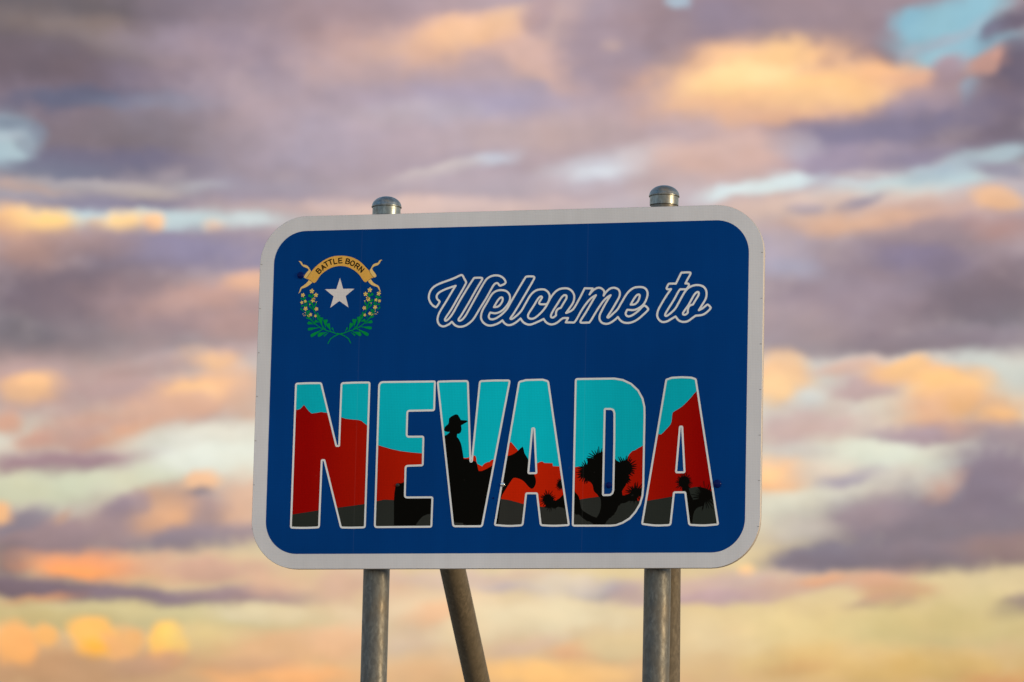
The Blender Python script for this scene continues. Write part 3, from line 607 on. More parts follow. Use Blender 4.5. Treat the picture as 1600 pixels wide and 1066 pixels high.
SCRIPT=[(0,[(-342.1,387.8,1),(-356.3,395.1,0),(-369.9,410.5,0),(-377.8,429.1,0),(-377.7,447.6,0),(-371.4,465.9,0),(-357.2,483.2,0),(-335.6,495.9,0),(-309.4,505.8,0),(-280.4,515.1,0),(-248.5,527.2,0),(-225.4,537.2,0),(-217.2,535.9,0),(-210.5,525.0,0),(-203.7,513.5,0),(-198.2,503.1,0),(-201.5,493.0,0),(-234.4,434.7,0),(-268.0,375.8,0),(-290.5,342.2,0),(-297.2,329.6,0),(-294.4,323.0,0),(-284.3,327.4,0),(-267.2,346.0,0),(-254.6,365.6,0),(-219.7,428.7,0),(-161.3,521.1,0),(-154.9,522.9,0),(-124.3,522.2,0),(-119.8,517.9,0),(-124.0,508.9,0),(-147.8,469.7,0),(-186.8,399.7,0),(-220.4,343.7,0),(-231.1,328.3,0),(-228.0,321.8,0),(-215.6,325.2,0),(-199.4,341.9,0),(-184.6,367.1,0),(-146.9,435.7,0),(-105.0,508.5,0),(-89.4,523.2,0),(-70.6,530.7,0),(-50.3,532.2,0),(-32.9,528.2,0),(-18.2,518.5,0),(-9.8,507.8,0),(-6.7,498.4,0),(-11.1,491.7,0),(-23.2,486.3,0),(-33.3,483.2,0),(-38.3,486.7,0),(-43.2,493.8,0),(-51.9,496.0,0),(-61.7,490.0,0),(-72.3,473.8,0),(-100.2,423.4,0),(-128.0,378.7,0),(-158.8,328.4,0),(-178.7,309.5,0),(-201.7,296.6,0),(-227.9,293.7,0),(-247.1,301.2,0),(-259.1,313.3,0),(-263.3,317.6,1),(-277.9,305.7,0),(-303.9,296.6,0),(-321.7,303.7,0),(-332.1,320.3,0),(-332.6,338.8,0),(-323.3,365.5,0),(-292.4,416.0,0),(-256.0,477.1,0),(-248.7,487.5,1),(-276.5,479.5,0),(-308.5,468.0,0),(-331.5,455.1,0),(-340.6,441.1,0),(-338.2,428.3,0),(-330.6,420.2,0),(-325.2,414.4,0),(-326.8,409.6,0),(-335.8,394.7,0)]),(0,[(-17.7,319.5,1),(-39.2,305.7,0),(-68.0,297.0,0),(-88.4,297.9,0),(-109.0,309.9,0),(-121.1,329.1,0),(-121.6,347.4,0),(-114.9,369.9,0),(-94.0,406.3,0),(-74.4,439.9,0),(-60.2,453.7,0),(-42.9,461.0,0),(-21.2,462.0,0),(-2.2,456.8,0),(11.2,443.7,0),(16.5,428.1,0),(14.0,409.8,0),(2.3,390.2,0),(-14.6,370.8,0),(-31.8,359.3,0),(-52.0,353.7,0),(-77.6,357.3,1),(-84.5,342.5,0),(-80.4,329.1,0),(-65.8,325.2,0),(-45.6,331.8,0),(-19.9,349.7,0),(2.7,373.3,0),(22.2,407.3,0),(87.7,518.4,0),(94.3,523.4,0),(127.3,522.7,0),(131.8,516.9,0),(124.3,500.7,0),(74.2,414.2,0),(35.2,350.1,0),(20.6,329.2,0),(21.8,325.5,0),(29.9,326.2,0),(52.7,342.7,0),(72.5,363.4,0),(92.0,396.9,0),(111.5,430.4,0),(125.6,447.0,0),(142.7,457.9,0),(162.8,461.8,0),(183.1,459.9,0),(197.7,449.7,0),(206.7,434.0,0),(206.5,420.0,0),(201.7,403.1,0),(193.8,391.5,1),(162.9,392.1,0),(157.0,397.8,0),(162.5,409.6,0),(170.1,421.3,0),(169.4,427.2,0),(160.7,427.4,0),(149.4,414.9,0),(132.7,387.6,0),(107.6,348.6,0),(104.9,337.4,0),(109.5,327.5,0),(125.5,324.3,0),(142.7,331.1,0),(171.0,355.9,0),(190.6,380.8,0),(212.6,421.8,0),(232.2,447.0,0),(252.1,460.4,0),(272.2,464.2,0),(292.4,463.2,0),(309.9,453.9,0),(322.3,437.3,0),(325.5,420.3,0),(321.1,397.9,0),(307.2,375.7,0),(287.7,348.5,1),(311.9,358.2,0),(324.6,369.7,0),(350.9,415.6,0),(374.4,462.4,1),(413.1,460.7,1),(398.2,432.9,1),(409.1,446.2,0),(424.7,458.5,0),(441.8,463.7,0),(456.2,459.2,0),(468.5,444.9,0),(465.5,425.9,1),(476.6,441.9,0),(493.5,457.0,0),(510.5,462.0,0),(523.3,460.0,0),(536.3,452.5,0),(542.9,437.7,0),(541.2,421.5,0),(531.6,402.1,0),(503.9,355.0,0),(486.7,328.7,0),(485.6,323.9,0),(492.5,323.8,0),(509.9,338.9,0),(532.4,360.0,0),(549.0,387.7,0),(573.9,429.2,0),(590.6,448.0,0),(610.4,459.9,0),(630.3,462.8,0),(653.1,460.7,0),(667.6,451.1,0),(674.4,435.6,0),(673.3,418.8,0),(665.7,396.5,0),(654.6,380.0,0),(637.8,366.3,0),(612.4,356.2,0),(579.5,357.7,1),(572.1,342.4,0),(575.8,331.1,0),(587.3,326.7,0),(604.3,332.0,0),(632.4,351.9,0),(654.8,373.8,0),(663.3,375.0,0),(673.4,367.0,0),(679.2,358.5,0),(675.1,351.6,0),(655.5,333.0,0),(627.5,310.6,0),(602.0,299.0,0),(579.3,296.1,0),(559.2,300.7,0),(544.7,312.1,0),(535.4,324.9,1),(521.9,312.6,0),(499.3,298.2,0),(479.4,293.8,0),(459.2,300.6,0),(448.9,315.4,0),(448.5,333.6,0),(458.1,355.9,0),(477.4,391.9,0),(499.0,427.4,1),(480.0,415.8,0),(460.3,395.1,0),(432.5,353.5,0),(407.6,311.9,0),(399.8,301.7,1),(359.1,302.5,0),(357.5,309.5,0),(381.1,347.5,0),(408.8,394.7,0),(428.7,428.9,1),(408.3,417.2,0),(385.8,393.8,0),(360.8,357.8,0),(335.9,313.3,0),(326.9,303.1,1),(287.2,304.4,1),(297.7,324.7,1),(272.4,324.1,0),(258.2,313.4,0),(241.2,301.6,0),(224.0,296.3,0),(209.6,297.4,0),(192.1,307.6,0),(180.8,322.4,1),(143.2,305.7,0),(117.4,297.2,0),(100.0,299.5,0),(82.4,309.7,0),(69.3,326.8,1),(53.4,313.0,0),(30.6,299.9,0),(10.3,296.9,0),(-7.3,305.7,0)]),(0,[(-60.8,383.0,1),(-44.6,411.0,0),(-33.3,424.3,0),(-24.1,428.1,0),(-18.8,421.7,0),(-21.3,407.7,0),(-32.5,391.5,0),(-44.0,384.1,0)]),(0,[(285.9,431.0,0),(275.8,431.8,0),(264.5,421.6,0),(247.8,396.0,0),(225.5,360.4,0),(215.6,339.5,0),(216.9,330.2,0),(226.2,328.6,0),(239.8,338.2,1),(239.5,353.1,0),(247.0,367.0,0),(262.1,373.2,1),(273.8,393.2,0),(287.1,415.5,0),(288.6,425.3,0)]),(0,[(595.3,381.7,1),(608.6,405.5,0),(622.5,424.0,0),(634.4,428.0,0),(637.6,420.9,0),(631.5,400.0,0),(620.3,386.3,0),(609.0,381.7,0)]),(1,[(827.8,515.8,0),(833.3,524.9,0),(840.4,525.8,0),(874.4,525.1,0),(875.9,518.9,0),(866.3,500.9,0),(852.6,474.7,1),(866.8,473.2,0),(869.7,466.5,0),(864.2,456.3,0),(857.3,447.5,1),(828.9,448.1,1),(822.0,440.4,0),(800.0,400.3,0),(764.1,342.4,0),(759.3,329.1,0),(765.0,324.8,0),(784.1,337.0,0),(806.4,358.3,0),(820.2,381.8,0),(850.4,435.6,0),(867.1,453.4,0),(889.6,464.1,0),(912.2,466.1,0),(934.9,459.8,0),(949.2,444.7,0),(953.2,425.1,0),(949.9,402.8,0),(936.2,378.0,0),(918.3,349.1,1),(936.5,358.0,0),(956.1,373.5,0),(961.7,373.3,0),(972.6,362.0,0),(973.3,357.2,0),(959.4,341.9,0),(937.0,327.9,0),(903.2,323.8,1),(886.5,312.1,0),(866.9,299.1,0),(844.3,296.2,0),(824.4,303.5,0),(809.0,322.0,1),(790.2,311.7,0),(767.7,299.6,0),(745.1,298.1,0),(727.8,312.4,0),(721.8,329.2,0),(725.6,351.5,0),(738.0,376.4,0),(762.8,417.9,0),(785.5,450.1,1),(767.9,449.4,0),(764.4,455.6,0),(772.6,473.0,0),(778.8,475.4,0),(807.8,474.8,1)]),(1,[(915.0,433.4,0),(904.3,431.1,0),(893.2,418.0,0),(868.4,373.8,0),(845.0,340.2,0),(843.7,331.9,0),(855.0,329.5,0),(866.2,338.2,1),(866.5,354.3,0),(874.2,370.4,0),(889.6,376.2,1),(904.8,401.0,0),(915.7,420.3,0)])]
RIBBON=[(-962.1,570.1),(-954.5,579.4),(-942.3,592.2),(-930.1,603.0),(-917.9,611.8),(-903.5,621.5),(-889.2,629.2),(-874.8,635.3),(-860.3,639.6),(-844.7,642.2),(-829.1,643.1),(-816.6,643.2),(-806.3,642.7),(-791.7,641.0),(-779.1,638.7),(-764.4,635.1),(-751.8,630.0),(-737.0,623.1),(-724.3,614.8),(-711.6,604.6),(-698.8,592.7),(-688.0,580.9),(-675.2,567.8),(-669.8,558.0),(-664.3,549.5),(-657.9,541.7),(-651.5,535.2),(-661.7,532.2),(-669.9,528.0),(-679.1,521.8),(-686.1,515.9),(-691.3,513.9),(-696.5,515.6),(-701.8,520.3),(-708.3,528.8),(-713.7,537.0),(-720.2,546.1),(-726.7,553.3),(-735.2,561.5),(-745.9,569.7),(-756.4,576.0),(-769.1,583.1),(-781.7,588.2),(-794.3,591.7),(-809.0,593.6),(-819.3,594.3),(-827.6,594.0),(-843.2,592.0),(-858.7,588.3),(-871.1,583.0),(-883.4,576.4),(-893.6,570.0),(-903.8,562.4),(-911.9,555.4),(-920.0,546.5),(-926.0,537.6),(-930.9,528.7),(-936.9,520.8),(-943.1,516.3),(-949.4,516.6),(-954.7,520.1),(-963.3,527.4),(-972.8,532.6),(-984.6,540.5),(-978.5,546.8),(-972.6,556.7),(-967.6,564.6)]
TAILS=[[(-962.9,569.6),(-965.9,576.7),(-970.9,584.8),(-975.8,592.6),(-982.2,598.2),(-988.6,601.9),(-997.1,603.9),(-1004.8,604.7),(-1007.8,611.8),(-1011.7,617.5),(-1016.4,620.7),(-1021.7,622.2),(-1027.6,621.9),(-1021.6,617.8),(-1017.2,612.4),(-1012.8,604.9),(-1007.4,599.3),(-1000.5,594.1),(-990.3,590.3),(-981.9,586.5),(-977.1,582.5),(-974.3,578.5),(-978.3,573.9),(-985.4,566.6),(-992.4,557.1),(-997.8,546.8),(-996.8,542.0),(-986.6,537.9),(-973.9,532.6),(-984.6,540.5),(-978.5,546.8),(-972.6,556.7),(-967.6,564.6)],[(-972.8,531.0),(-977.8,522.7),(-983.8,516.4),(-991.0,510.5),(-998.1,505.0),(-1006.3,500.2),(-1012.4,494.9),(-1015.3,487.3),(-1017.7,477.3),(-1023.4,465.8),(-1017.9,470.3),(-1012.9,476.2),(-1010.3,482.2),(-1008.4,487.5),(-1005.0,490.7),(-995.6,492.9),(-983.2,497.7),(-975.0,502.5),(-966.8,508.4),(-960.7,513.2),(-954.7,519.5),(-963.2,526.8)],[(-673.8,567.7),(-670.2,574.0),(-666.3,581.0),(-662.9,586.9),(-659.4,593.8),(-655.0,598.1),(-649.2,601.2),(-643.1,603.1),(-635.9,604.3),(-631.8,606.2),(-628.8,612.2),(-625.2,616.7),(-619.7,619.0),(-611.8,618.8),(-617.5,614.5),(-621.5,608.6),(-624.4,602.0),(-628.0,598.7),(-632.0,593.8),(-642.7,591.4),(-652.0,587.7),(-659.0,581.4),(-660.6,576.8),(-656.6,568.7),(-651.2,562.6),(-645.8,555.5),(-640.4,547.4),(-638.8,541.3),(-642.2,537.4),(-650.4,535.2),(-657.9,541.7),(-664.3,549.5),(-669.8,558.0)],[(-679.0,521.2),(-671.9,526.0),(-665.8,527.5),(-661.4,521.8),(-656.1,514.7),(-649.7,508.6),(-640.2,503.0),(-629.7,497.1),(-624.3,492.0),(-621.0,484.0),(-618.3,474.9),(-613.6,464.4),(-619.6,469.9),(-625.0,477.0),(-628.7,484.1),(-632.5,488.8),(-637.8,491.7),(-645.1,493.5),(-653.5,496.6),(-660.8,499.8),(-669.3,506.0),(-676.8,514.1)]]
FOLDS=[[(-962.9,569.0),(-967.5,563.0),(-972.5,555.7),(-978.5,546.4),(-985.0,540.1)],[(-973.9,532.2),(-963.2,526.8),(-954.7,519.7)],[(-674.2,567.3),(-669.8,558.0),(-664.3,549.5),(-657.9,541.3),(-651.5,535.2)],[(-679.1,521.8),(-669.9,527.6),(-661.7,532.2)]]
STAR=[(-818.5,537.3),(-801.4,484.7),(-745.4,484.2),(-787.7,450.0),(-772.1,395.5),(-818.3,427.1),(-862.4,395.4),(-847.2,449.7),(-891.4,484.5),(-834.6,484.2)]
TEXT=[('B',-924.0,573.3,46),('A',-903.0,590.3,37),('T',-887.4,604.6,29),('T',-867.4,613.6,20),('L',-844.0,617.1,12),('E',-818.6,619.9,4),('B',-781.5,615.1,-13),('O',-758.1,605.5,-22),('R',-734.5,591.9,-32),('N',-713.6,575.0,-42)]
LEAVES=[((-933.8,318.4),(-974.2,324.9),9.2),((-938.4,324.2),(-970.5,331.1),4.0),((-909.5,303.1),(-971.2,294.8),11.5),((-894.4,295.4),(-955.8,261.6),12.7),((-897.3,293.4),(-947.1,270.1),7.5),((-873.1,281.6),(-920.7,262.4),12.1),((-888.0,280.4),(-917.5,273.8),5.8),((-865.6,278.6),(-890.9,261.0),5.8),((-913.2,328.0),(-938.7,334.2),12.1),((-897.5,300.6),(-910.4,352.3),10.9),((-902.7,323.5),(-899.1,350.6),6.3),((-882.6,300.3),(-891.3,340.5),7.5),((-884.4,308.9),(-877.9,340.8),10.4),((-855.4,284.1),(-877.3,320.2),10.4),((-858.6,291.3),(-867.0,322.9),7.5),((-838.9,279.5),(-851.4,301.2),6.3),((-919.4,335.3),(-925.1,374.0),6.9),((-918.2,343.8),(-914.3,360.9),4.6),((-949.3,338.7),(-981.0,351.3),4.6),((-949.4,343.0),(-974.9,347.8),3.5),((-943.8,332.9),(-946.4,358.7),3.5),((-941.7,381.5),(-969.4,409.3),4.6),((-941.7,381.5),(-944.9,407.3),4.6),((-945.6,393.0),(-932.5,420.0),5.2),((-950.0,407.4),(-970.7,432.2),6.3),((-949.7,398.8),(-955.0,424.7),4.0),((-952.6,444.7),(-972.5,459.5),8.1),((-952.6,444.7),(-948.7,463.3),7.5),((-968.0,364.8),(-979.0,382.2),5.2),((-985.8,409.6),(-1007.5,406.3),5.2),((-981.1,400.9),(-978.0,418.0),5.2),((-997.0,433.6),(-1010.9,445.3),4.6),((-994.1,433.5),(-985.6,449.7),5.8),((-990.8,378.2),(-1010.2,395.7),4.0),((-968.0,364.8),(-966.6,386.3),5.8),((-980.0,413.8),(-980.5,431.0),5.2),((-984.9,428.2),(-997.3,442.8),4.6)]
STEMS=[[(-868.5,226.4),(-857.2,247.0),(-839.8,259.0),(-817.8,268.3),(-800.2,273.7)],[(-817.8,267.7),(-837.3,275.2),(-855.3,282.1),(-876.3,287.3),(-894.4,295.4),(-912.5,303.7),(-924.7,312.5),(-940.0,325.7),(-955.3,338.8),(-972.1,353.5),(-983.1,370.9)],[(-882.4,293.2),(-894.6,303.4),(-904.0,317.8),(-911.9,332.3),(-921.3,346.8),(-924.6,358.3)],[(-921.1,341.0),(-932.2,364.1),(-941.7,381.5),(-948.3,401.7),(-951.9,421.8),(-955.8,450.5)],[(-955.3,338.8),(-966.2,356.2),(-975.8,376.4),(-982.4,396.6),(-990.7,422.6),(-997.4,445.6)]]
FLOWERS=[(-999.9,458.6,10.4),(-955.7,476.9,11.5),(-935.1,457.5,10.9),(-949.3,432.6,10.4),(-945.0,438.8,7.5),(-1004.2,423.7,8.1),(-987.3,428.8,7.5),(-984.4,393.8,10.4),(-930.7,391.3,9.8),(-985.6,375.2,3.7),(-996.5,369.1,3.5),(-985.8,362.3,3.7),(-992.3,361.0,2.9),(-959.1,364.7,8.6),(-934.4,357.9,6.9),(-973.2,360.4,3.7),(-967.1,356.2,3.5),(-964.2,414.0,4.0),(-932.3,424.3,4.3)]
EMBLEM_AXIS=(-812.4,267.5)
BOLTS=[(-1014.2,554.1,16.6,'blue'),(508.4,-455.1,14.4,'blue'),(1017.8,-452.7,19.0,'blue'),(1.7,-448.2,10.4,'steel'),(-506.8,-446.5,8.9,'black'),(-41.7,-510.6,4.3,'blue')]
TICKS=[(-1211.3,610.1),(-1211.6,398.7),(-1211.5,187.6),(-1212.2,-20.3),(-1213.1,-231.0),(-1215.0,-439.4),(-1216.3,-647.3),(1211.2,611.0),(1211.3,398.7),(1211.3,187.9),(1211.9,-22.2),(1212.2,-231.2),(1211.9,-439.1),(1211.7,-648.8)]
# ------------------------------------------------------------------ helpers
CZ = 4200.0                                     # panel centre height, mm


def mesh_obj(name, verts, faces, mat, parent=None, smooth=False):
    me = bpy.data.meshes.new(name)
    me.from_pydata(verts, [], faces)
    me.update()
    if smooth:
        for p_ in me.polygons:
            p_.use_smooth = True
    me.materials.append(mat)
    o = bpy.data.objects.new(name, me)
    COL.objects.link(o)
    if parent:
        o.parent = parent
    return o


def area(p):
    return sum(p[i - 1][0] * p[i][1] - p[i][0] * p[i - 1][1] for i in range(len(p))) / 2


def ccw(p):
    return p if area(p) > 0 else p[::-1]


def fillet(pts, n=5):
    """closed corner list (x, z, r) -> polyline with rounded corners"""
    out = []
    m = len(pts)
    for i in range(m):
        a, b, c = Vector(pts[i - 1][:2]), Vector(pts[i][:2]), Vector(pts[(i + 1) % m][:2])
        r = pts[i][2]
        da, dc = (a - b), (c - b)
        la, lc = da.length, dc.length
        ang = da.angle(dc)
        t = min(r / max(math.tan(ang / 2), .05), la * .48, lc * .48)
        s, e = b + da / la * t, b + dc / lc * t
        for k in range(n + 1):
            u = k / n
            v = s * (1 - u) ** 2 + b * 2 * u * (1 - u) + e * u * u
            out.append((v.x, v.y))
    return out


def spline(pts, step=5.0):
    """closed list (x, z, sharp) -> smooth polyline, broken at sharp points"""
    m = len(pts)
    out = []
    for i in range(m):
        p1, p2 = Vector(pts[i][:2]), Vector(pts[(i + 1) % m][:2])
        p0 = Vector(pts[i - 1][:2]) if not pts[i][2] else p1
        p3 = Vector(pts[(i + 2) % m][:2]) if not pts[(i + 1) % m][2] else p2
        L_ = (p2 - p1).length
        # centripetal-like tangents
        t1 = (p2 - p0)
        t2 = (p3 - p1)
        if t1.length > 1e-6:
            t1 = t1.normalized() * L_
        if t2.length > 1e-6:
            t2 = t2.normalized() * L_
        k = max(2, int(L_ / step))
        for j in range(k):
            u = j / k
            h = (2 * u ** 3 - 3 * u * u + 1) * p1 + (u ** 3 - 2 * u * u + u) * t1 + (3 * u * u - 2 * u ** 3) * p2 + (u ** 3 - u * u) * t2
            out.append((h.x, h.y))
    return out


def overlay(polys, members=True):
    """triangulate all outlines together; for each triangle list the outlines it lies in"""
    vs, fs = [], []
    for p in polys:
        p = ccw(p)
        fs.append(list(range(len(vs), len(vs) + len(p))))
        vs += [Vector(q[:2]) for q in p]
    v, e, f, _, _, of = delaunay_2d_cdt(vs, [], fs, 0, 1e-4)
    if not members:
        return v, f, of
    vv = np.array([(q[0], q[1]) for q in v])
    cen = vv[np.array(f)].mean(1)
    of = [[] for _ in f]
    for k, p in enumerate(polys):
        P_ = np.array([(q[0], q[1]) for q in p], float)
        Q_ = np.roll(P_, -1, 0)
        near = np.nonzero(((cen >= P_.min(0)) & (cen <= P_.max(0))).all(1))[0]
        if not len(near):
            continue
        x, y = cen[near, 0:1], cen[near, 1:2]
        up = (P_[:, 1] > y) != (Q_[:, 1] > y)
        xc = P_[:, 0] + (y - P_[:, 1]) / np.where(Q_[:, 1] == P_[:, 1], 1e-9, Q_[:, 1] - P_[:, 1]) * (Q_[:, 0] - P_[:, 0])
        for t in near[((up & (x < xc)).sum(1) % 2) == 1]:
            of[t].append(k)
    return v, f, of


def sheet(name, verts, tris, depth, mat, parent):
    """flat print lying `depth` mm in front of the panel face"""
    used = {}
    vv, ff = [], []
    for t in tris:
        g = []
        for i in t:
            if i not in used:
                used[i] = len(vv)
                vv.append((verts[i][0] / 1000, -depth / 1000, (verts[i][1] + CZ) / 1000))
            g.append(used[i])
        ff.append(g)
    return mesh_obj(name, vv, ff, mat, parent)


def union(name, polys, depth, mat, parent, lines=None, width=0):
    v, f, of = overlay(polys, not lines)
    keep = [t for t, o in zip(f, of) if o or lines]
    if lines:                                   # strokes: keep only what really lies on a stroke
        A_ = np.array([q for l_ in lines for q in l_])
        B_ = np.array([q for l_ in lines for q in l_[1:] + l_[:1]])
        D_ = B_ - A_
        LL = (D_ ** 2).sum(1) + 1e-12
        vv = np.array([(q[0], q[1]) for q in v])
        cen = vv[np.array(keep)].mean(1)
        ok = np.zeros(len(keep), bool)
        for s0 in range(0, len(keep), 2000):
            c_ = cen[s0:s0 + 2000, None, :]
            t_ = np.clip(((c_ - A_) * D_).sum(2) / LL, 0, 1)
            d2 = ((c_ - A_ - t_[..., None] * D_) ** 2).sum(2).min(1)
            ok[s0:s0 + 2000] = d2 < (width / 2 + .03) ** 2
        keep = [t for t, k_ in zip(keep, ok) if k_]
    return sheet(name, v, keep, depth, mat, parent)


def stroke_polys(line, width, closed=True):
    h = width / 2
    out = []
    m = len(line)
    for i in range(m if closed else m - 1):
        a, b = Vector(line[i]), Vector(line[(i + 1) % m])
        d = b - a
        if d.length < 1e-4:
            continue
        nrm = Vector((-d.y, d.x)).normalized() * h
        out.append([a + nrm, a - nrm, b - nrm, b + nrm])
    for i, a in enumerate(line):
        if closed or 0 < i < m - 1:
            d1 = Vector(a) - Vector(line[i - 1])
            d2 = Vector(line[(i + 1) % m]) - Vector(a)
            if d1.length > 1e-4 and d2.length > 1e-4 and d1.angle(d2) < .07:
                continue
        out.append([(a[0] + h * cos(k * pi / 5 + .1 * (i % 3)), a[1] + h * sin(k * pi / 5 + .1 * (i % 3))) for k in range(10)])
    return out


def ring_stroke(line, width):
    """stroke of a closed line with mitred joints (for gently rounded outlines)"""
    m = len(line)
    h = width / 2
    L_, R_ = [], []
    for i in range(m):
        a, b, c = Vector(line[i - 1]), Vector(line[i]), Vector(line[(i + 1) % m])
        d1, d2 = (b - a), (c - b)
        if d1.length < 1e-5:
            d1 = d2
        if d2.length < 1e-5:
            d2 = d1
        d1.normalize()
        d2.normalize()
        n_ = Vector((-(d1 + d2).y, (d1 + d2).x)).normalized()
        k = h / max(.35, n_.dot(Vector((-d1.y, d1.x))))
        L_.append(b + n_ * k)
        R_.append(b - n_ * k)
    return L_, R_


# ------------------------------------------------------------------ materials
class MB:
    def __init__(s, name, rough=.5, metal=0.0, spec=.5):
        s.m = bpy.data.materials.new(name)
        s.m.use_nodes = True
        s.t = s.m.node_tree
        s.b = s.t.nodes['Principled BSDF']
        s.b.inputs['Roughness'].default_value = rough
        s.b.inputs['Metallic'].default_value = metal
        s.b.inputs['Specular IOR Level'].default_value = spec

    def n(s, ty, **kw):
        x = s.t.nodes.new(ty)
        for k, v in kw.items():
            setattr(x, k, v)
        return x

    def l(s, a, b):
        s.t.links.new(a, b)

    def coords(s, scale=(1, 1, 1), rot=(0, 0, 0)):
        tc = s.n('ShaderNodeTexCoord')
        mp = s.n('ShaderNodeMapping')
        mp.inputs['Scale'].default_value = scale
        mp.inputs['Rotation'].default_value = rot
        s.l(tc.outputs['Object'], mp.inputs[0])
        return mp.outputs[0]

    def noise(s, vec, scale, detail=4, rough=.55):
        x = s.n('ShaderNodeTexNoise')
        s.l(vec, x.inputs['Vector'])
        x.inputs['Scale'].default_value = scale
        x.inputs['Detail'].default_value = detail
        x.inputs['Roughness'].default_value = rough
        return x.outputs[0]

    def rng(s, v, a, b, c, d):
        x = s.n('ShaderNodeMapRange')
        s.l(v, x.inputs[0])
        for i, q in enumerate((a, b, c, d)):
            x.inputs[i + 1].default_value = q
        return x.outputs[0]

    def mix(s, fac, a, b, mode='MIX'):
        x = s.n('ShaderNodeMix', data_type='RGBA', blend_type=mode)
        for sock, v in ((x.inputs[0], fac), (x.inputs[6], a), (x.inputs[7], b)):
            if isinstance(v, bpy.types.NodeSocket):
                s.l(v, sock)
            else:
                sock.default_value = v
        return x.outputs[2]


def rgba(c):
    return (c[0], c[1], c[2], 1)


SEAMS = (-.715, .385)                            # metres from the centre line


def print_mat(name, colour, colour2=None, rough=.5, hatch=.10, spec=.02):
    """printed retroreflective sheeting: faint diamond cells, streaks, optional second print tone"""
    b = MB(name, rough, 0, spec)
    base = rgba(colour)
    if colour2:
        tc = b.n('ShaderNodeTexCoord')
        sp_ = b.n('ShaderNodeSeparateXYZ')
        b.l(tc.outputs['Object'], sp_.inputs[0])
        ab = b.n('ShaderNodeMath', operation='ABSOLUTE')
        b.l(sp_.outputs[0], ab.inputs[0])
        base = b.mix(b.rng(ab.outputs[0], .12, .95, 0, 1), rgba(colour), rgba(colour2))
    ck = b.n('ShaderNodeTexChecker')
    b.l(b.coords((1, 0, 1), (0, radians(45), 0)), ck.inputs['Vector'])
    ck.inputs['Scale'].default_value = 190
    ck.inputs['Color1'].default_value = (1 - hatch, 1 - hatch, 1 - hatch, 1)
    ck.inputs['Color2'].default_value = (1 + hatch, 1 + hatch, 1 + hatch, 1)
    c = b.mix(1.0, base, ck.outputs[0], 'MULTIPLY')
    st = b.noise(b.coords((14, 1, 1.2)), 1.0, 3)
    v = b.n('ShaderNodeCombineColor')
    r = b.rng(st, .3, .7, .965, 1.03)
    for i in range(3):
        b.l(r, v.inputs[i])
    c = b.mix(1.0, c, v.outputs[0], 'MULTIPLY')
    # slow fading of the ink, dust specks, and two vertical seams of the film
    drift = b.noise(b.coords((1, 1, 1)), 1.1, 3)
    dirt = b.noise(b.coords((1, 1, .8)), 40, 6, .7)
    v2 = b.n('ShaderNodeCombineColor')
    r2_ = b.rng(drift, .3, .7, .90, 1.10)
    for i in range(3):
        b.l(r2_, v2.inputs[i])
    c = b.mix(1.0, c, v2.outputs[0], 'MULTIPLY')
    c = b.mix(b.rng(dirt, .66, .76, 0, .22), c, (.20, .19, .18, 1))
    tc2 = b.n('ShaderNodeTexCoord')
    sx2 = b.n('ShaderNodeSeparateXYZ')
    b.l(tc2.outputs['Object'], sx2.inputs[0])
    for x0 in SEAMS:
        cm = b.n('ShaderNodeMath', operation='COMPARE')
        b.l(sx2.outputs[0], cm.inputs[0])
        cm.inputs[1].default_value = x0
        cm.inputs[2].default_value = .0022
        ml = b.n('ShaderNodeMath', operation='MULTIPLY')
        b.l(cm.outputs[0], ml.inputs[0])
        ml.inputs[1].default_value = .014
        c = b.mix(ml.outputs[0], c, (.75, .78, .80, 1))
    b.l(c, b.b.inputs['Base Color'])
    bl = b.noise(b.coords((1, 1, 1)), 3.0, 5)
    b.l(b.rng(bl, .3, .7, rough - .05, rough + .1), b.b.inputs['Roughness'])
    return b.m


WHITE = print_mat("white_sheeting", (.765, .80, .865), hatch=.03)
WHITE_LINE = print_mat("white_line_print", (.87, .93, .98), hatch=.02)
BLUE = print_mat("blue_sheeting", (.001, .056, .275), hatch=.05, rough=.5)
TEAL = print_mat("teal_print", (.003, .70, .88), (.003, .57, .72), hatch=.06)
ROCKM = print_mat("red_rock_print", (.72, .024, .002), (.36, .002, .001), hatch=.05)
GREYM = print_mat("grey_ground_print", (.040, .043, .040), (.028, .036, .032), hatch=.05)
BLACKM = print_mat("black_print", (.004, .004, .003), hatch=.0)
GOLDM = print_mat("gold_print", (.90, .52, .11), hatch=.05)
GOLD_PALE = print_mat("pale_gold_print", (.95, .68, .25), hatch=.04)
BLOSSOMM = print_mat("blossom_print", (.96, .72, .20), hatch=.03)
STARM = print_mat("silver_star_print", (.84, .84, .87), hatch=.05)
GREENM = print_mat("green_print", (.002, .32, .07), hatch=.04)
GREEN_DK = print_mat("dark_green_print", (.003, .14, .06), hatch=.04)
INKM = print_mat("ink_print", (.03, .018, .008), hatch=0)
FOLDM = print_mat("fold_line_print", (.22, .13, .03), hatch=0)


def plain(name, colour, rough, metal=0, spec=.5):
    b = MB(name, rough, metal, spec)
    b.b.inputs['Base Color'].default_value = rgba(colour)
    return b.m


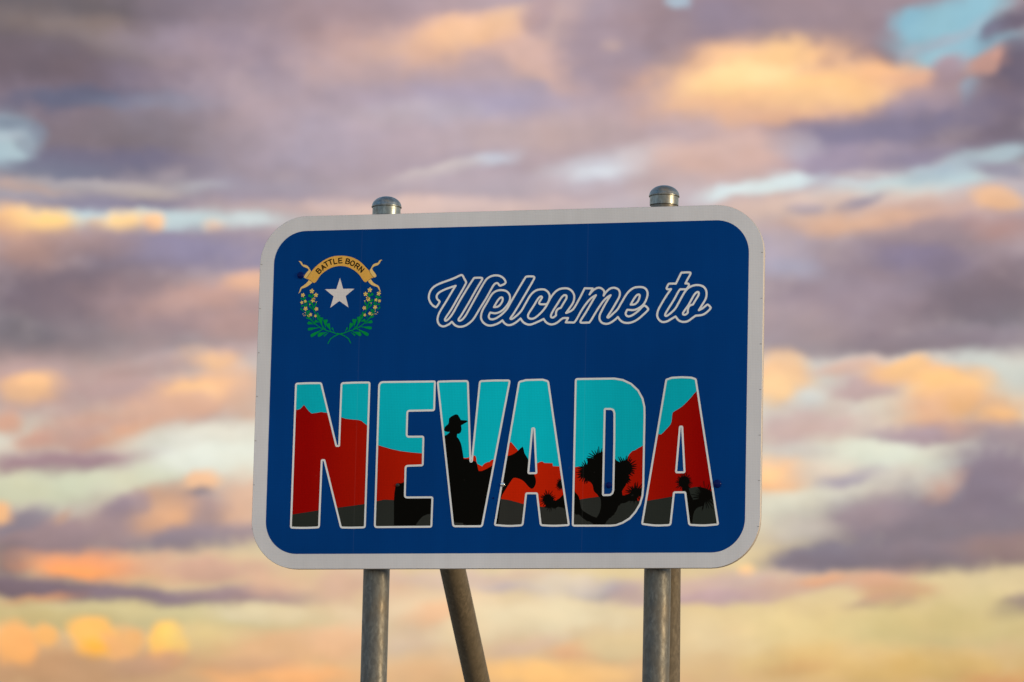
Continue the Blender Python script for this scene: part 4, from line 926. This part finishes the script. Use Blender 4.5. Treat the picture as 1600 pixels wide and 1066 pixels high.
def galv(name, tone, tint, rough, metal=.55):
    b = MB(name, rough, metal, .5)
    co = b.coords((1, 1, .35))
    vo = b.n('ShaderNodeTexVoronoi')
    b.l(b.coords((1, 1, .6)), vo.inputs['Vector'])
    vo.inputs['Scale'].default_value = 95
    sp_ = b.n('ShaderNodeSeparateColor')
    b.l(vo.outputs['Color'], sp_.inputs[0])
    ns = b.noise(co, 55, 6, .65)
    big = b.noise(b.coords((1, 1, .5)), 9, 5, .6)
    c = b.mix(b.rng(sp_.outputs[0], 0, 1, .25, .75), rgba([tone * .55 * k for k in tint]), rgba([tone * 1.5 * k for k in tint]))
    c = b.mix(b.rng(ns, .42, .62, 0, .75), c, rgba([tone * .68 * k for k in tint]))
    c = b.mix(b.rng(big, .45, .68, 0, .75), c, rgba((tone * .95, tone * .82, tone * .60)))
    # rust specks and scuffs
    sc = b.noise(b.coords((1, 1, .55)), 26, 7, .7)
    c = b.mix(b.rng(sc, .66, .72, 0, .85), c, rgba((.07, .04, .02)))
    b.l(c, b.b.inputs['Base Color'])
    b.l(b.rng(ns, .3, .7, rough - .08, rough + .14), b.b.inputs['Roughness'])
    bp = b.n('ShaderNodeBump')
    bp.inputs['Strength'].default_value = .18
    bp.inputs['Distance'].default_value = .002
    b.l(ns, bp.inputs['Height'])
    b.l(bp.outputs[0], b.b.inputs['Normal'])
    return b.m


POSTM = galv("galvanised_post", .155, (.93, 1.0, 1.0), .46, .3)
BRACEM = galv("shaded_brace", .13, (1.0, .86, .62), .7, .0)  # shade and warm side light put into the brown tint, besides rust specks
CAPM = galv("galvanised_cap", .27, (.82, 1.0, 1.10), .33, .75)
ALU = plain("aluminium_edge", (.50, .47, .45), .5, .2)
BOLT_BLUE = plain("blue_bolt_paint", (.001, .010, .12), .16, 0, .10)
BOLT_STEEL = plain("steel_bolt", (.75, .77, .78), .18, 1.0)
BOLT_BLACK = plain("black_bolt_paint", (.012, .011, .010), .22)
TICKM = plain("rivet_grey", (.42, .42, .43), .6)  # one even grey for the rivets along the edges

# ------------------------------------------------------------------ the ground
b = MB("desert_ground", .95, 0, .2)
g1 = b.noise(b.coords(), .35, 8, .6)
g2 = b.noise(b.coords(), 6.0, 6, .65)
c = b.mix(b.rng(g1, .35, .65, 0, 1), (.42, .33, .24, 1), (.30, .235, .17, 1))
c = b.mix(b.rng(g2, .48, .66, 0, .6), c, (.17, .15, .11, 1))
b.l(c, b.b.inputs['Base Color'])
bp = b.n('ShaderNodeBump')
bp.inputs['Distance'].default_value = .05
b.l(g2, bp.inputs['Height'])
b.l(bp.outputs[0], b.b.inputs['Normal'])
random.seed(3)
gv, gf = [], []
rad = [0.0, 2, 5, 10, 18, 30, 50, 90, 160, 300, 600, 1500, 4000, 9000]
NS = 48
for i, r in enumerate(rad):
    for k in range(NS):
        z = 0.0 if r < 3 else random.uniform(-.05, .02) * min(1, r / 20)
        gv.append((r * cos(2 * pi * k / NS), r * sin(2 * pi * k / NS), z))
for i in range(len(rad) - 1):
    for k in range(NS):
        a, b2 = i * NS + k, i * NS + (k + 1) % NS
        if i == 0:
            gf.append((a, a + NS, b2 + NS))
        else:
            gf.append((a, a + NS, b2 + NS, b2))
ground = mesh_obj("ground", gv, gf, b.m)
ground['kind'] = 'structure'

# ------------------------------------------------------------------ the sign
sign = bpy.data.objects.new("welcome_sign", None)
sign.empty_display_size = .3
COL.objects.link(sign)
sign['label'] = "blue Welcome to NEVADA road sign with white border on galvanised pipe posts"
sign['category'] = "road sign"


def rrect(w, h, r, n=14):
    out = []
    for cx_, cz_, a0 in ((w / 2 - r, h / 2 - r, 0), (-w / 2 + r, h / 2 - r, pi / 2), (-w / 2 + r, -h / 2 + r, pi), (w / 2 - r, -h / 2 + r, 3 * pi / 2)):
        for k in range(n + 1):
            a = a0 + pi / 2 * k / n
            out.append((cx_ + r * cos(a), cz_ + r * sin(a)))
    return out


W_, H_ = PANEL_W * 1000, PANEL_H * 1000
BORDER = 71.0
THICK = 24.0
# plate: white sheeting face, aluminium edge and back, with a hair-fine bevel
prof = [(rrect(W_ - 3, H_ - 3, 228), 0.0), (rrect(W_, H_, 229.5), 1.5), (rrect(W_, H_, 229.5), THICK)]
pv, pf = [], []
m = len(prof[0][0])
for ring, y in prof:
    pv += [(x / 1000, y / 1000, (z + CZ) / 1000) for x, z in ring]
pf.append(list(range(m))[::-1])
pf.append(list(range(2 * m, 3 * m)))
for r_ in range(2):
    for k in range(m):
        pf.append((r_ * m + k, r_ * m + (k + 1) % m, (r_ + 1) * m + (k + 1) % m, (r_ + 1) * m + k))
panel = mesh_obj("sign_panel", pv, pf, WHITE, sign)
panel.data.materials.append(ALU)
for i, p_ in enumerate(panel.data.polygons):
    if i >= 1:
        p_.material_index = 1
bmm = bmesh.new()
bmm.from_mesh(panel.data)
bmesh.ops.recalc_face_normals(bmm, faces=bmm.faces)
bmm.to_mesh(panel.data)
bmm.free()

ring = rrect(W_ - 2 * BORDER, H_ - 2 * BORDER, 156)
sheet("blue_field", ring, [list(range(len(ring)))], .5, BLUE, panel)

# rivets along both side edges where the plank extrusions meet
for i, (x, z) in enumerate(TICKS):
    s_ = 1 if x > 0 else -1
    v_ = [(x - 5, z - 1.8), (x + 4, z - 1.8), (x + 4, z + 1.5), (x - 5, z + 1.5)]
    sheet("edge_rivet", v_, [[0, 1, 2, 3]], .6, TICKM, panel)

# bolts: low domes
for x, z, r, kind in BOLTS:
    r = r * (1.0 if kind == 'blue' else 1.05)
    vs, fs = [], []
    nseg, nr = 20, 6
    base_y = -1.9
    vs.append((x / 1000, (base_y - r * .36) / 1000, (z + CZ) / 1000))
    for j in range(1, nr + 1):
        a = pi / 2 * j / nr
        for k in range(nseg):
            t = 2 * pi * k / nseg
            vs.append(((x + r * sin(a) * cos(t)) / 1000, (base_y - r * .36 * cos(a)) / 1000, (z + CZ + r * sin(a) * sin(t)) / 1000))
    for k in range(nseg):
        fs.append((0, 1 + k, 1 + (k + 1) % nseg))
        for j in range(nr - 1):
            a = 1 + j * nseg
            fs.append((a + k, a + nseg + k, a + nseg + (k + 1) % nseg, a + (k + 1) % nseg))
    a = 1 + (nr - 1) * nseg
    n0 = len(vs)
    for k in range(nseg):
        t = 2 * pi * k / nseg
        vs.append(((x + r * cos(t)) / 1000, -.0003, (z + CZ + r * sin(t)) / 1000))
    for k in range(nseg):
        fs.append((a + k, n0 + k, n0 + (k + 1) % nseg, a + (k + 1) % nseg))
    mt = {'blue': BOLT_BLUE, 'steel': BOLT_STEEL, 'black': BOLT_BLACK}[kind]
    o = mesh_obj("bolt", vs, fs, mt, panel, True)
    bmm = bmesh.new()
    bmm.from_mesh(o.data)
    bmesh.ops.recalc_face_normals(bmm, faces=bmm.faces)
    bmm.to_mesh(o.data)
    bmm.free()
    if kind != 'blue':
        o['label'] = "bare steel bolt head" if kind == 'steel' else "black bolt head"

# ------------------------------------------------------------------ NEVADA
def head_poly(cx_, cz_, core, reach, n, seed):
    rnd = random.Random(seed)
    out = []
    core *= .88
    reach *= 1.1
    n = int(n * .9)
    for k in range(n):
        a = 2 * pi * (k + rnd.uniform(-.25, .25)) / n
        hw = pi / n * .98
        rr = core + (reach - core) * rnd.uniform(.55, 1.15)
        lean = rnd.uniform(-.10, .10)
        out.append((cx_ + core * cos(a - hw), cz_ + core * sin(a - hw)))
        out.append((cx_ + rr * cos(a + lean - .022), cz_ + rr * sin(a + lean - .022)))
        out.append((cx_ + rr * cos(a + lean + .022), cz_ + rr * sin(a + lean + .022)))
        out.append((cx_ + core * cos(a + hw), cz_ + core * sin(a + hw)))
    return out


def islands(v, tris):
    """separate patches of one print; crumbs stay with the largest"""
    par = {}

    def find(a):
        while par.setdefault(a, a) != a:
            par[a] = par[par[a]]
            a = par[a]
        return a
    for t in tris:
        for i in t[1:]:
            par[find(i)] = find(t[0])
    g = {}
    for t in tris:
        g.setdefault(find(t[0]), []).append(t)
    size = lambda ts: sum(abs((v[t[1]] - v[t[0]]).cross(v[t[2]] - v[t[0]])) / 2 for t in ts)
    gs = sorted(g.values(), key=size, reverse=True)
    out, crumbs = [], []
    for ts in gs:
        if out and size(ts) < 120:
            crumbs.extend(ts)
        else:
            out.append(list(ts))
    return out, crumbs


black_polys = HORSE + TREES + [head_poly(*h) for h in HEADS]
names = {'sky_print': TEAL, 'rock_print': ROCKM, 'ground_print': GREYM, 'silhouette_print': BLACKM}
seen_a = 0
for ch, outer, holes in LETTERS:
    o_ = fillet(outer)
    hs = [fillet(h) for h in holes]
    xs = [q[0] for q in o_]
    x0, x1 = min(xs) - 60, max(xs) + 60
    blk = [p_ for p_ in black_polys if max(q[0] for q in p_) > x0 and min(q[0] for q in p_) < x1]
    polys = [o_] + hs + [ROCK, GROUND_PRINT] + blk
    v, f, of = overlay(polys)
    nh = len(hs)
    groups = {k: [] for k in names}
    for t, ids in zip(f, of):
        if 0 not in ids or any(1 <= i <= nh for i in ids):
            continue
        if any(i >= nh + 3 for i in ids):
            groups['silhouette_print'].append(t)
        elif nh + 2 in ids:
            groups['ground_print'].append(t)
        elif nh + 1 in ids:
            groups['rock_print'].append(t)
        else:
            groups['sky_print'].append(t)
    # white outline
    lv, lf = [], []
    for line in [o_] + hs:
        L_, R_ = ring_stroke(line, 9.2)
        k0, m = len(lv), len(line)
        lv += L_ + R_
        for k in range(m):
            lf.append((k0 + k, k0 + (k + 1) % m, k0 + m + (k + 1) % m, k0 + m + k))
    let = sheet("letter", lv, lf, 1.4, WHITE_LINE, sign)
    if ch == 'A':
        seen_a += 1
    let['label'] = {'N': "letter N with red rock under teal sky", 'E': "letter E with the hind part of a dark horse",
                    'V': "letter V with a rider in a brimmed hat", 'D': "letter D with a large yucca tree",
                    'A': "letter A with the horse's head" if seen_a < 2 else "letter A with tall red cliff and small yucca"}[ch]
    for k in ('sky_print', 'rock_print', 'ground_print', 'silhouette_print'):
        parts, crumbs = islands(v, groups[k])
        if k != 'silhouette_print':
            groups['silhouette_print'] += crumbs    # slivers between the spines read as spines
        else:
            parts[0].extend(crumbs) if parts else None
        for isl in parts:
            sheet(k, v, isl, 1.0, names[k], let)

# ------------------------------------------------------------------ Welcome to
for wd, label in ((0, "script word Welcome in white outline"), (1, "script word to in white outline")):
    lines = [spline(path, 6.0) for g, path in SCRIPT if g == wd]
    polys = []
    for line in lines:
        polys += stroke_polys(line, 9.6)
    o = union("script_word", polys, 1.0, WHITE_LINE, sign, lines, 9.6)
    o['label'] = label

# ------------------------------------------------------------------ state emblem
emblem = union("state_emblem", [fillet([q + (2.0,) for q in RIBBON], 2)], 1.2, GOLDM, sign)
emblem['label'] = "gold Battle Born ribbon over silver star and green sagebrush sprays"
for t_ in TAILS:
    union("ribbon_tail", [t_], .9, GOLD_PALE, emblem)
for f_ in FOLDS:
    union("ribbon_fold", stroke_polys(f_, 1.7, False), 1.5, FOLDM, emblem)
sheet("star", *(lambda vf: (vf[0], [t for t, o in zip(vf[1], vf[2]) if o]))(overlay([STAR])), 1.0, STARM, emblem)

GLYPH = {  # stroke letters on a 0..1 square: lists of polylines
    'B': [[(0, 0), (0, 1), (.5, 1), (.68, .93), (.74, .77), (.68, .6), (.5, .54), (0, .54)], [(.5, .54), (.74, .46), (.82, .27), (.74, .08), (.52, 0), (0, 0)]],
    'A': [[(0, 0), (.42, 1), (.84, 0)], [(.15, .33), (.69, .33)]],
    'T': [[(0, 1), (.78, 1)], [(.39, 1), (.39, 0)]],
    'L': [[(0, 1), (0, 0), (.66, 0)]],
    'E': [[(.72, 1), (0, 1), (0, 0), (.74, 0)], [(0, .52), (.66, .52)]],
    'O': [[(.45 + .45 * cos(2 * pi * k / 16), .5 + .5 * sin(2 * pi * k / 16)) for k in range(17)]],
    'R': [[(0, 0), (0, 1), (.52, 1), (.72, .92), (.78, .74), (.72, .56), (.52, .48), (0, .48)], [(.46, .48), (.8, 0)]],
    'N': [[(0, 0), (0, 1), (.74, 0), (.74, 1)]],
}
CAPH = 22.5
for ch, x, z, ang in TEXT:
    g = GLYPH[ch]
    wd = max(q[0] for l_ in g for q in l_)
    polys = []
    for l_ in g:
        pts = []
        for gx, gz in l_:
            lx, lz = (gx - wd / 2) * CAPH * .95, (gz - .5) * CAPH
            a = radians(ang)
            pts.append((x + lx * cos(a) - lz * sin(a), z + lx * sin(a) + lz * cos(a)))
        polys += stroke_polys(pts, 5.2, False)
    o = union("ribbon_letter", polys, 1.7, INKM, emblem)
    o['label'] = "black letter %s on the ribbon" % ch

AX = EMBLEM_AXIS[0]


def leaf_poly(a, b_, w):
    a, b_ = Vector(a), Vector(b_)
    d = b_ - a
    n_ = Vector((-d.y, d.x)).normalized()
    L_ = d.length
    if a.y > EMBLEM_AXIS[1] + 75:
        w *= 1.7
    else:
        w *= 1.2
    prof_ = ((0, .10), (.3, .16), (.55, .34), (.78, .5), (.92, .46))
    left = [a + d * t + n_ * w * k for t, k in prof_]
    right = [a + d * t - n_ * w * k for t, k in prof_]
    # blunt three-lobed tip
    tip = [b_ + n_ * w * .34, b_ - d * (2.2 / L_) + n_ * w * .14, b_ + d * (1.5 / L_), b_ - d * (2.2 / L_) - n_ * w * .16, b_ - d * .02 - n_ * w * .36]
    return [tuple(q) for q in left + tip + right[::-1]]


def stem_polys(pts):
    out = []
    wd = 5.0
    out += stroke_polys(pts, 4.6 if pts[0][1] < EMBLEM_AXIS[1] - 20 else 4.4, False)
    return out


for side in (1, -1):
    mx = (lambda q: q) if side == 1 else (lambda q: (2 * AX - q[0],) + tuple(q[1:]))
    polys = []
    for s_ in STEMS:
        polys += stem_polys([mx(q) for q in s_])
    for a, b_, w in LEAVES:
        polys.append(leaf_poly(mx(a), mx(b_), w))
    o = union("leaf_spray", polys, .9 if side == 1 else 1.1, GREENM, emblem)
    random.seed(5)
    for x, z, r in FLOWERS:
        x, z = mx((x, z))
        ph = random.uniform(0, 2)
        polys = []
        npt = 5 if r > 4.5 else 3
        for k in range(npt):
            a = ph + 2 * pi * k / npt
            px_, pz_ = x + r * .68 * cos(a), z + r * .68 * sin(a)
            polys.append([(px_ + r * .34 * cos(t * pi / 4), pz_ + r * .34 * sin(t * pi / 4)) for t in range(8)])
        polys.append([(x + r * .40 * cos(t * pi / 4), z + r * .40 * sin(t * pi / 4)) for t in range(8)])
        union("blossom", polys, 1.3, BLOSSOMM, emblem)

# ------------------------------------------------------------------ posts, caps, rails, braces
def lathe(name, prof_, cx_, cy_, cz_, mat, parent, nseg=56, smooth=True):
    vs, fs = [], []
    for r, z in prof_:
        for k in range(nseg):
            a = 2 * pi * k / nseg
            vs.append((cx_ + r * cos(a), cy_ + r * sin(a), cz_ + z))
    for j in range(len(prof_) - 1):
        for k in range(nseg):
            a = j * nseg + k
            b_ = j * nseg + (k + 1) % nseg
            fs.append((a, b_, b_ + nseg, a + nseg))
    o = mesh_obj(name, vs, fs, mat, parent, smooth)
    o.data.set_sharp_from_angle(angle=radians(40))
    return o


def pipe(name, a, b_, r, mat, parent, nseg=56):
    a, b_ = Vector(a), Vector(b_)
    d = (b_ - a).normalized()
    u = d.orthogonal().normalized()
    v = d.cross(u)
    vs = []
    for p_, rr in ((a, r - .006), (a, r), (b_, r), (b_, r - .006)):
        for k in range(nseg):
            t = 2 * pi * k / nseg
            vs.append(p_ + (u * cos(t) + v * sin(t)) * rr)
    fs = []
    for j in range(3):
        for k in range(nseg):
            fs.append((j * nseg + k, j * nseg + (k + 1) % nseg, (j + 1) * nseg + (k + 1) % nseg, (j + 1) * nseg + k))
    o = mesh_obj(name, vs, fs, mat, parent, True)
    o.data.set_sharp_from_angle(angle=radians(40))
    return o


R_POST = .0618
PY = .100
DOME = .051
for x, rim in ((-.630, 5.0885), (.7205, 5.1035)):
    post = pipe("post", (x, PY, -.4), (x, PY, rim - .004), R_POST, POSTM, sign)
    capp = [(R_POST + .0005, -.0445), (.0655, -.0445), (.0668, -.043), (.0668, -.0035), (.0708, -.0035), (.0716, -.0015), (.0716, .0015), (.0700, .003)]
    for k in range(1, 13):
        a = pi / 2 * k / 12
        capp.append((max(.0698 * cos(a), .0002), .003 + (DOME - .003) * sin(a)))
    lathe("post_cap", capp, x, PY, rim, CAPM, post)

for zc in (BOLTS[0][1], BOLTS[1][1]):
    zz = (zc + CZ) / 1000
    v_ = [(sx_ * 1.12, y_, zz + sz_ * .032) for sx_ in (-1, 1) for y_ in (.0242, .0382) for sz_ in (-1, 1)]
    mesh_obj("mounting_rail", v_, [(0, 1, 3, 2), (4, 6, 7, 5), (0, 4, 5, 1), (2, 3, 7, 6), (0, 2, 6, 4), (1, 5, 7, 3)], ALU, sign)
    for x in (-.630, .7205):
        pts = [(x - .0675, .0385), (x - .0675, PY)] + [(x - .0675 * cos(t * pi / 12), PY + .0675 * sin(t * pi / 12)) for t in range(1, 12)] + [(x + .0675, PY), (x + .0675, .0385)]
        vs, fs = [], []
        for i, (px_, py_) in enumerate(pts):
            p0, p1 = pts[max(i - 1, 0)], pts[min(i + 1, len(pts) - 1)]
            d = Vector((p1[0] - p0[0], p1[1] - p0[1], 0)).normalized()
            s_ = Vector((-d.y, d.x, 0))
            for k in range(8):
                t = 2 * pi * k / 8
                q_ = Vector((px_, py_, zz)) + s_ * .0055 * cos(t) + Vector((0, 0, 1)) * .0055 * sin(t)
                vs.append(q_)
        for i in range(len(pts) - 1):
            for k in range(8):
                fs.append((i * 8 + k, i * 8 + (k + 1) % 8, (i + 1) * 8 + (k + 1) % 8, (i + 1) * 8 + k))
        mesh_obj("post_clamp", vs, fs, BOLT_STEEL, sign, True)

# raking brace behind one post, near-upright brace behind the other
KB = .92
b1 = pipe("brace", (-.630, PY + .03, 4.80), (-.630, PY + .03 + KB * 5.2, 4.80 - 5.2), .0635, BRACEM, sign)
b1['label'] = "brace raking back from its post, tinted brown for shade"
b2 = pipe("brace", (.7205, PY + .128, 4.85), (.7205, PY + .128 + .045 * 5.2, 4.85 - 5.2), .0605, BRACEM, sign)
b2['label'] = "near-upright brace close behind its post, tinted brown for shade"
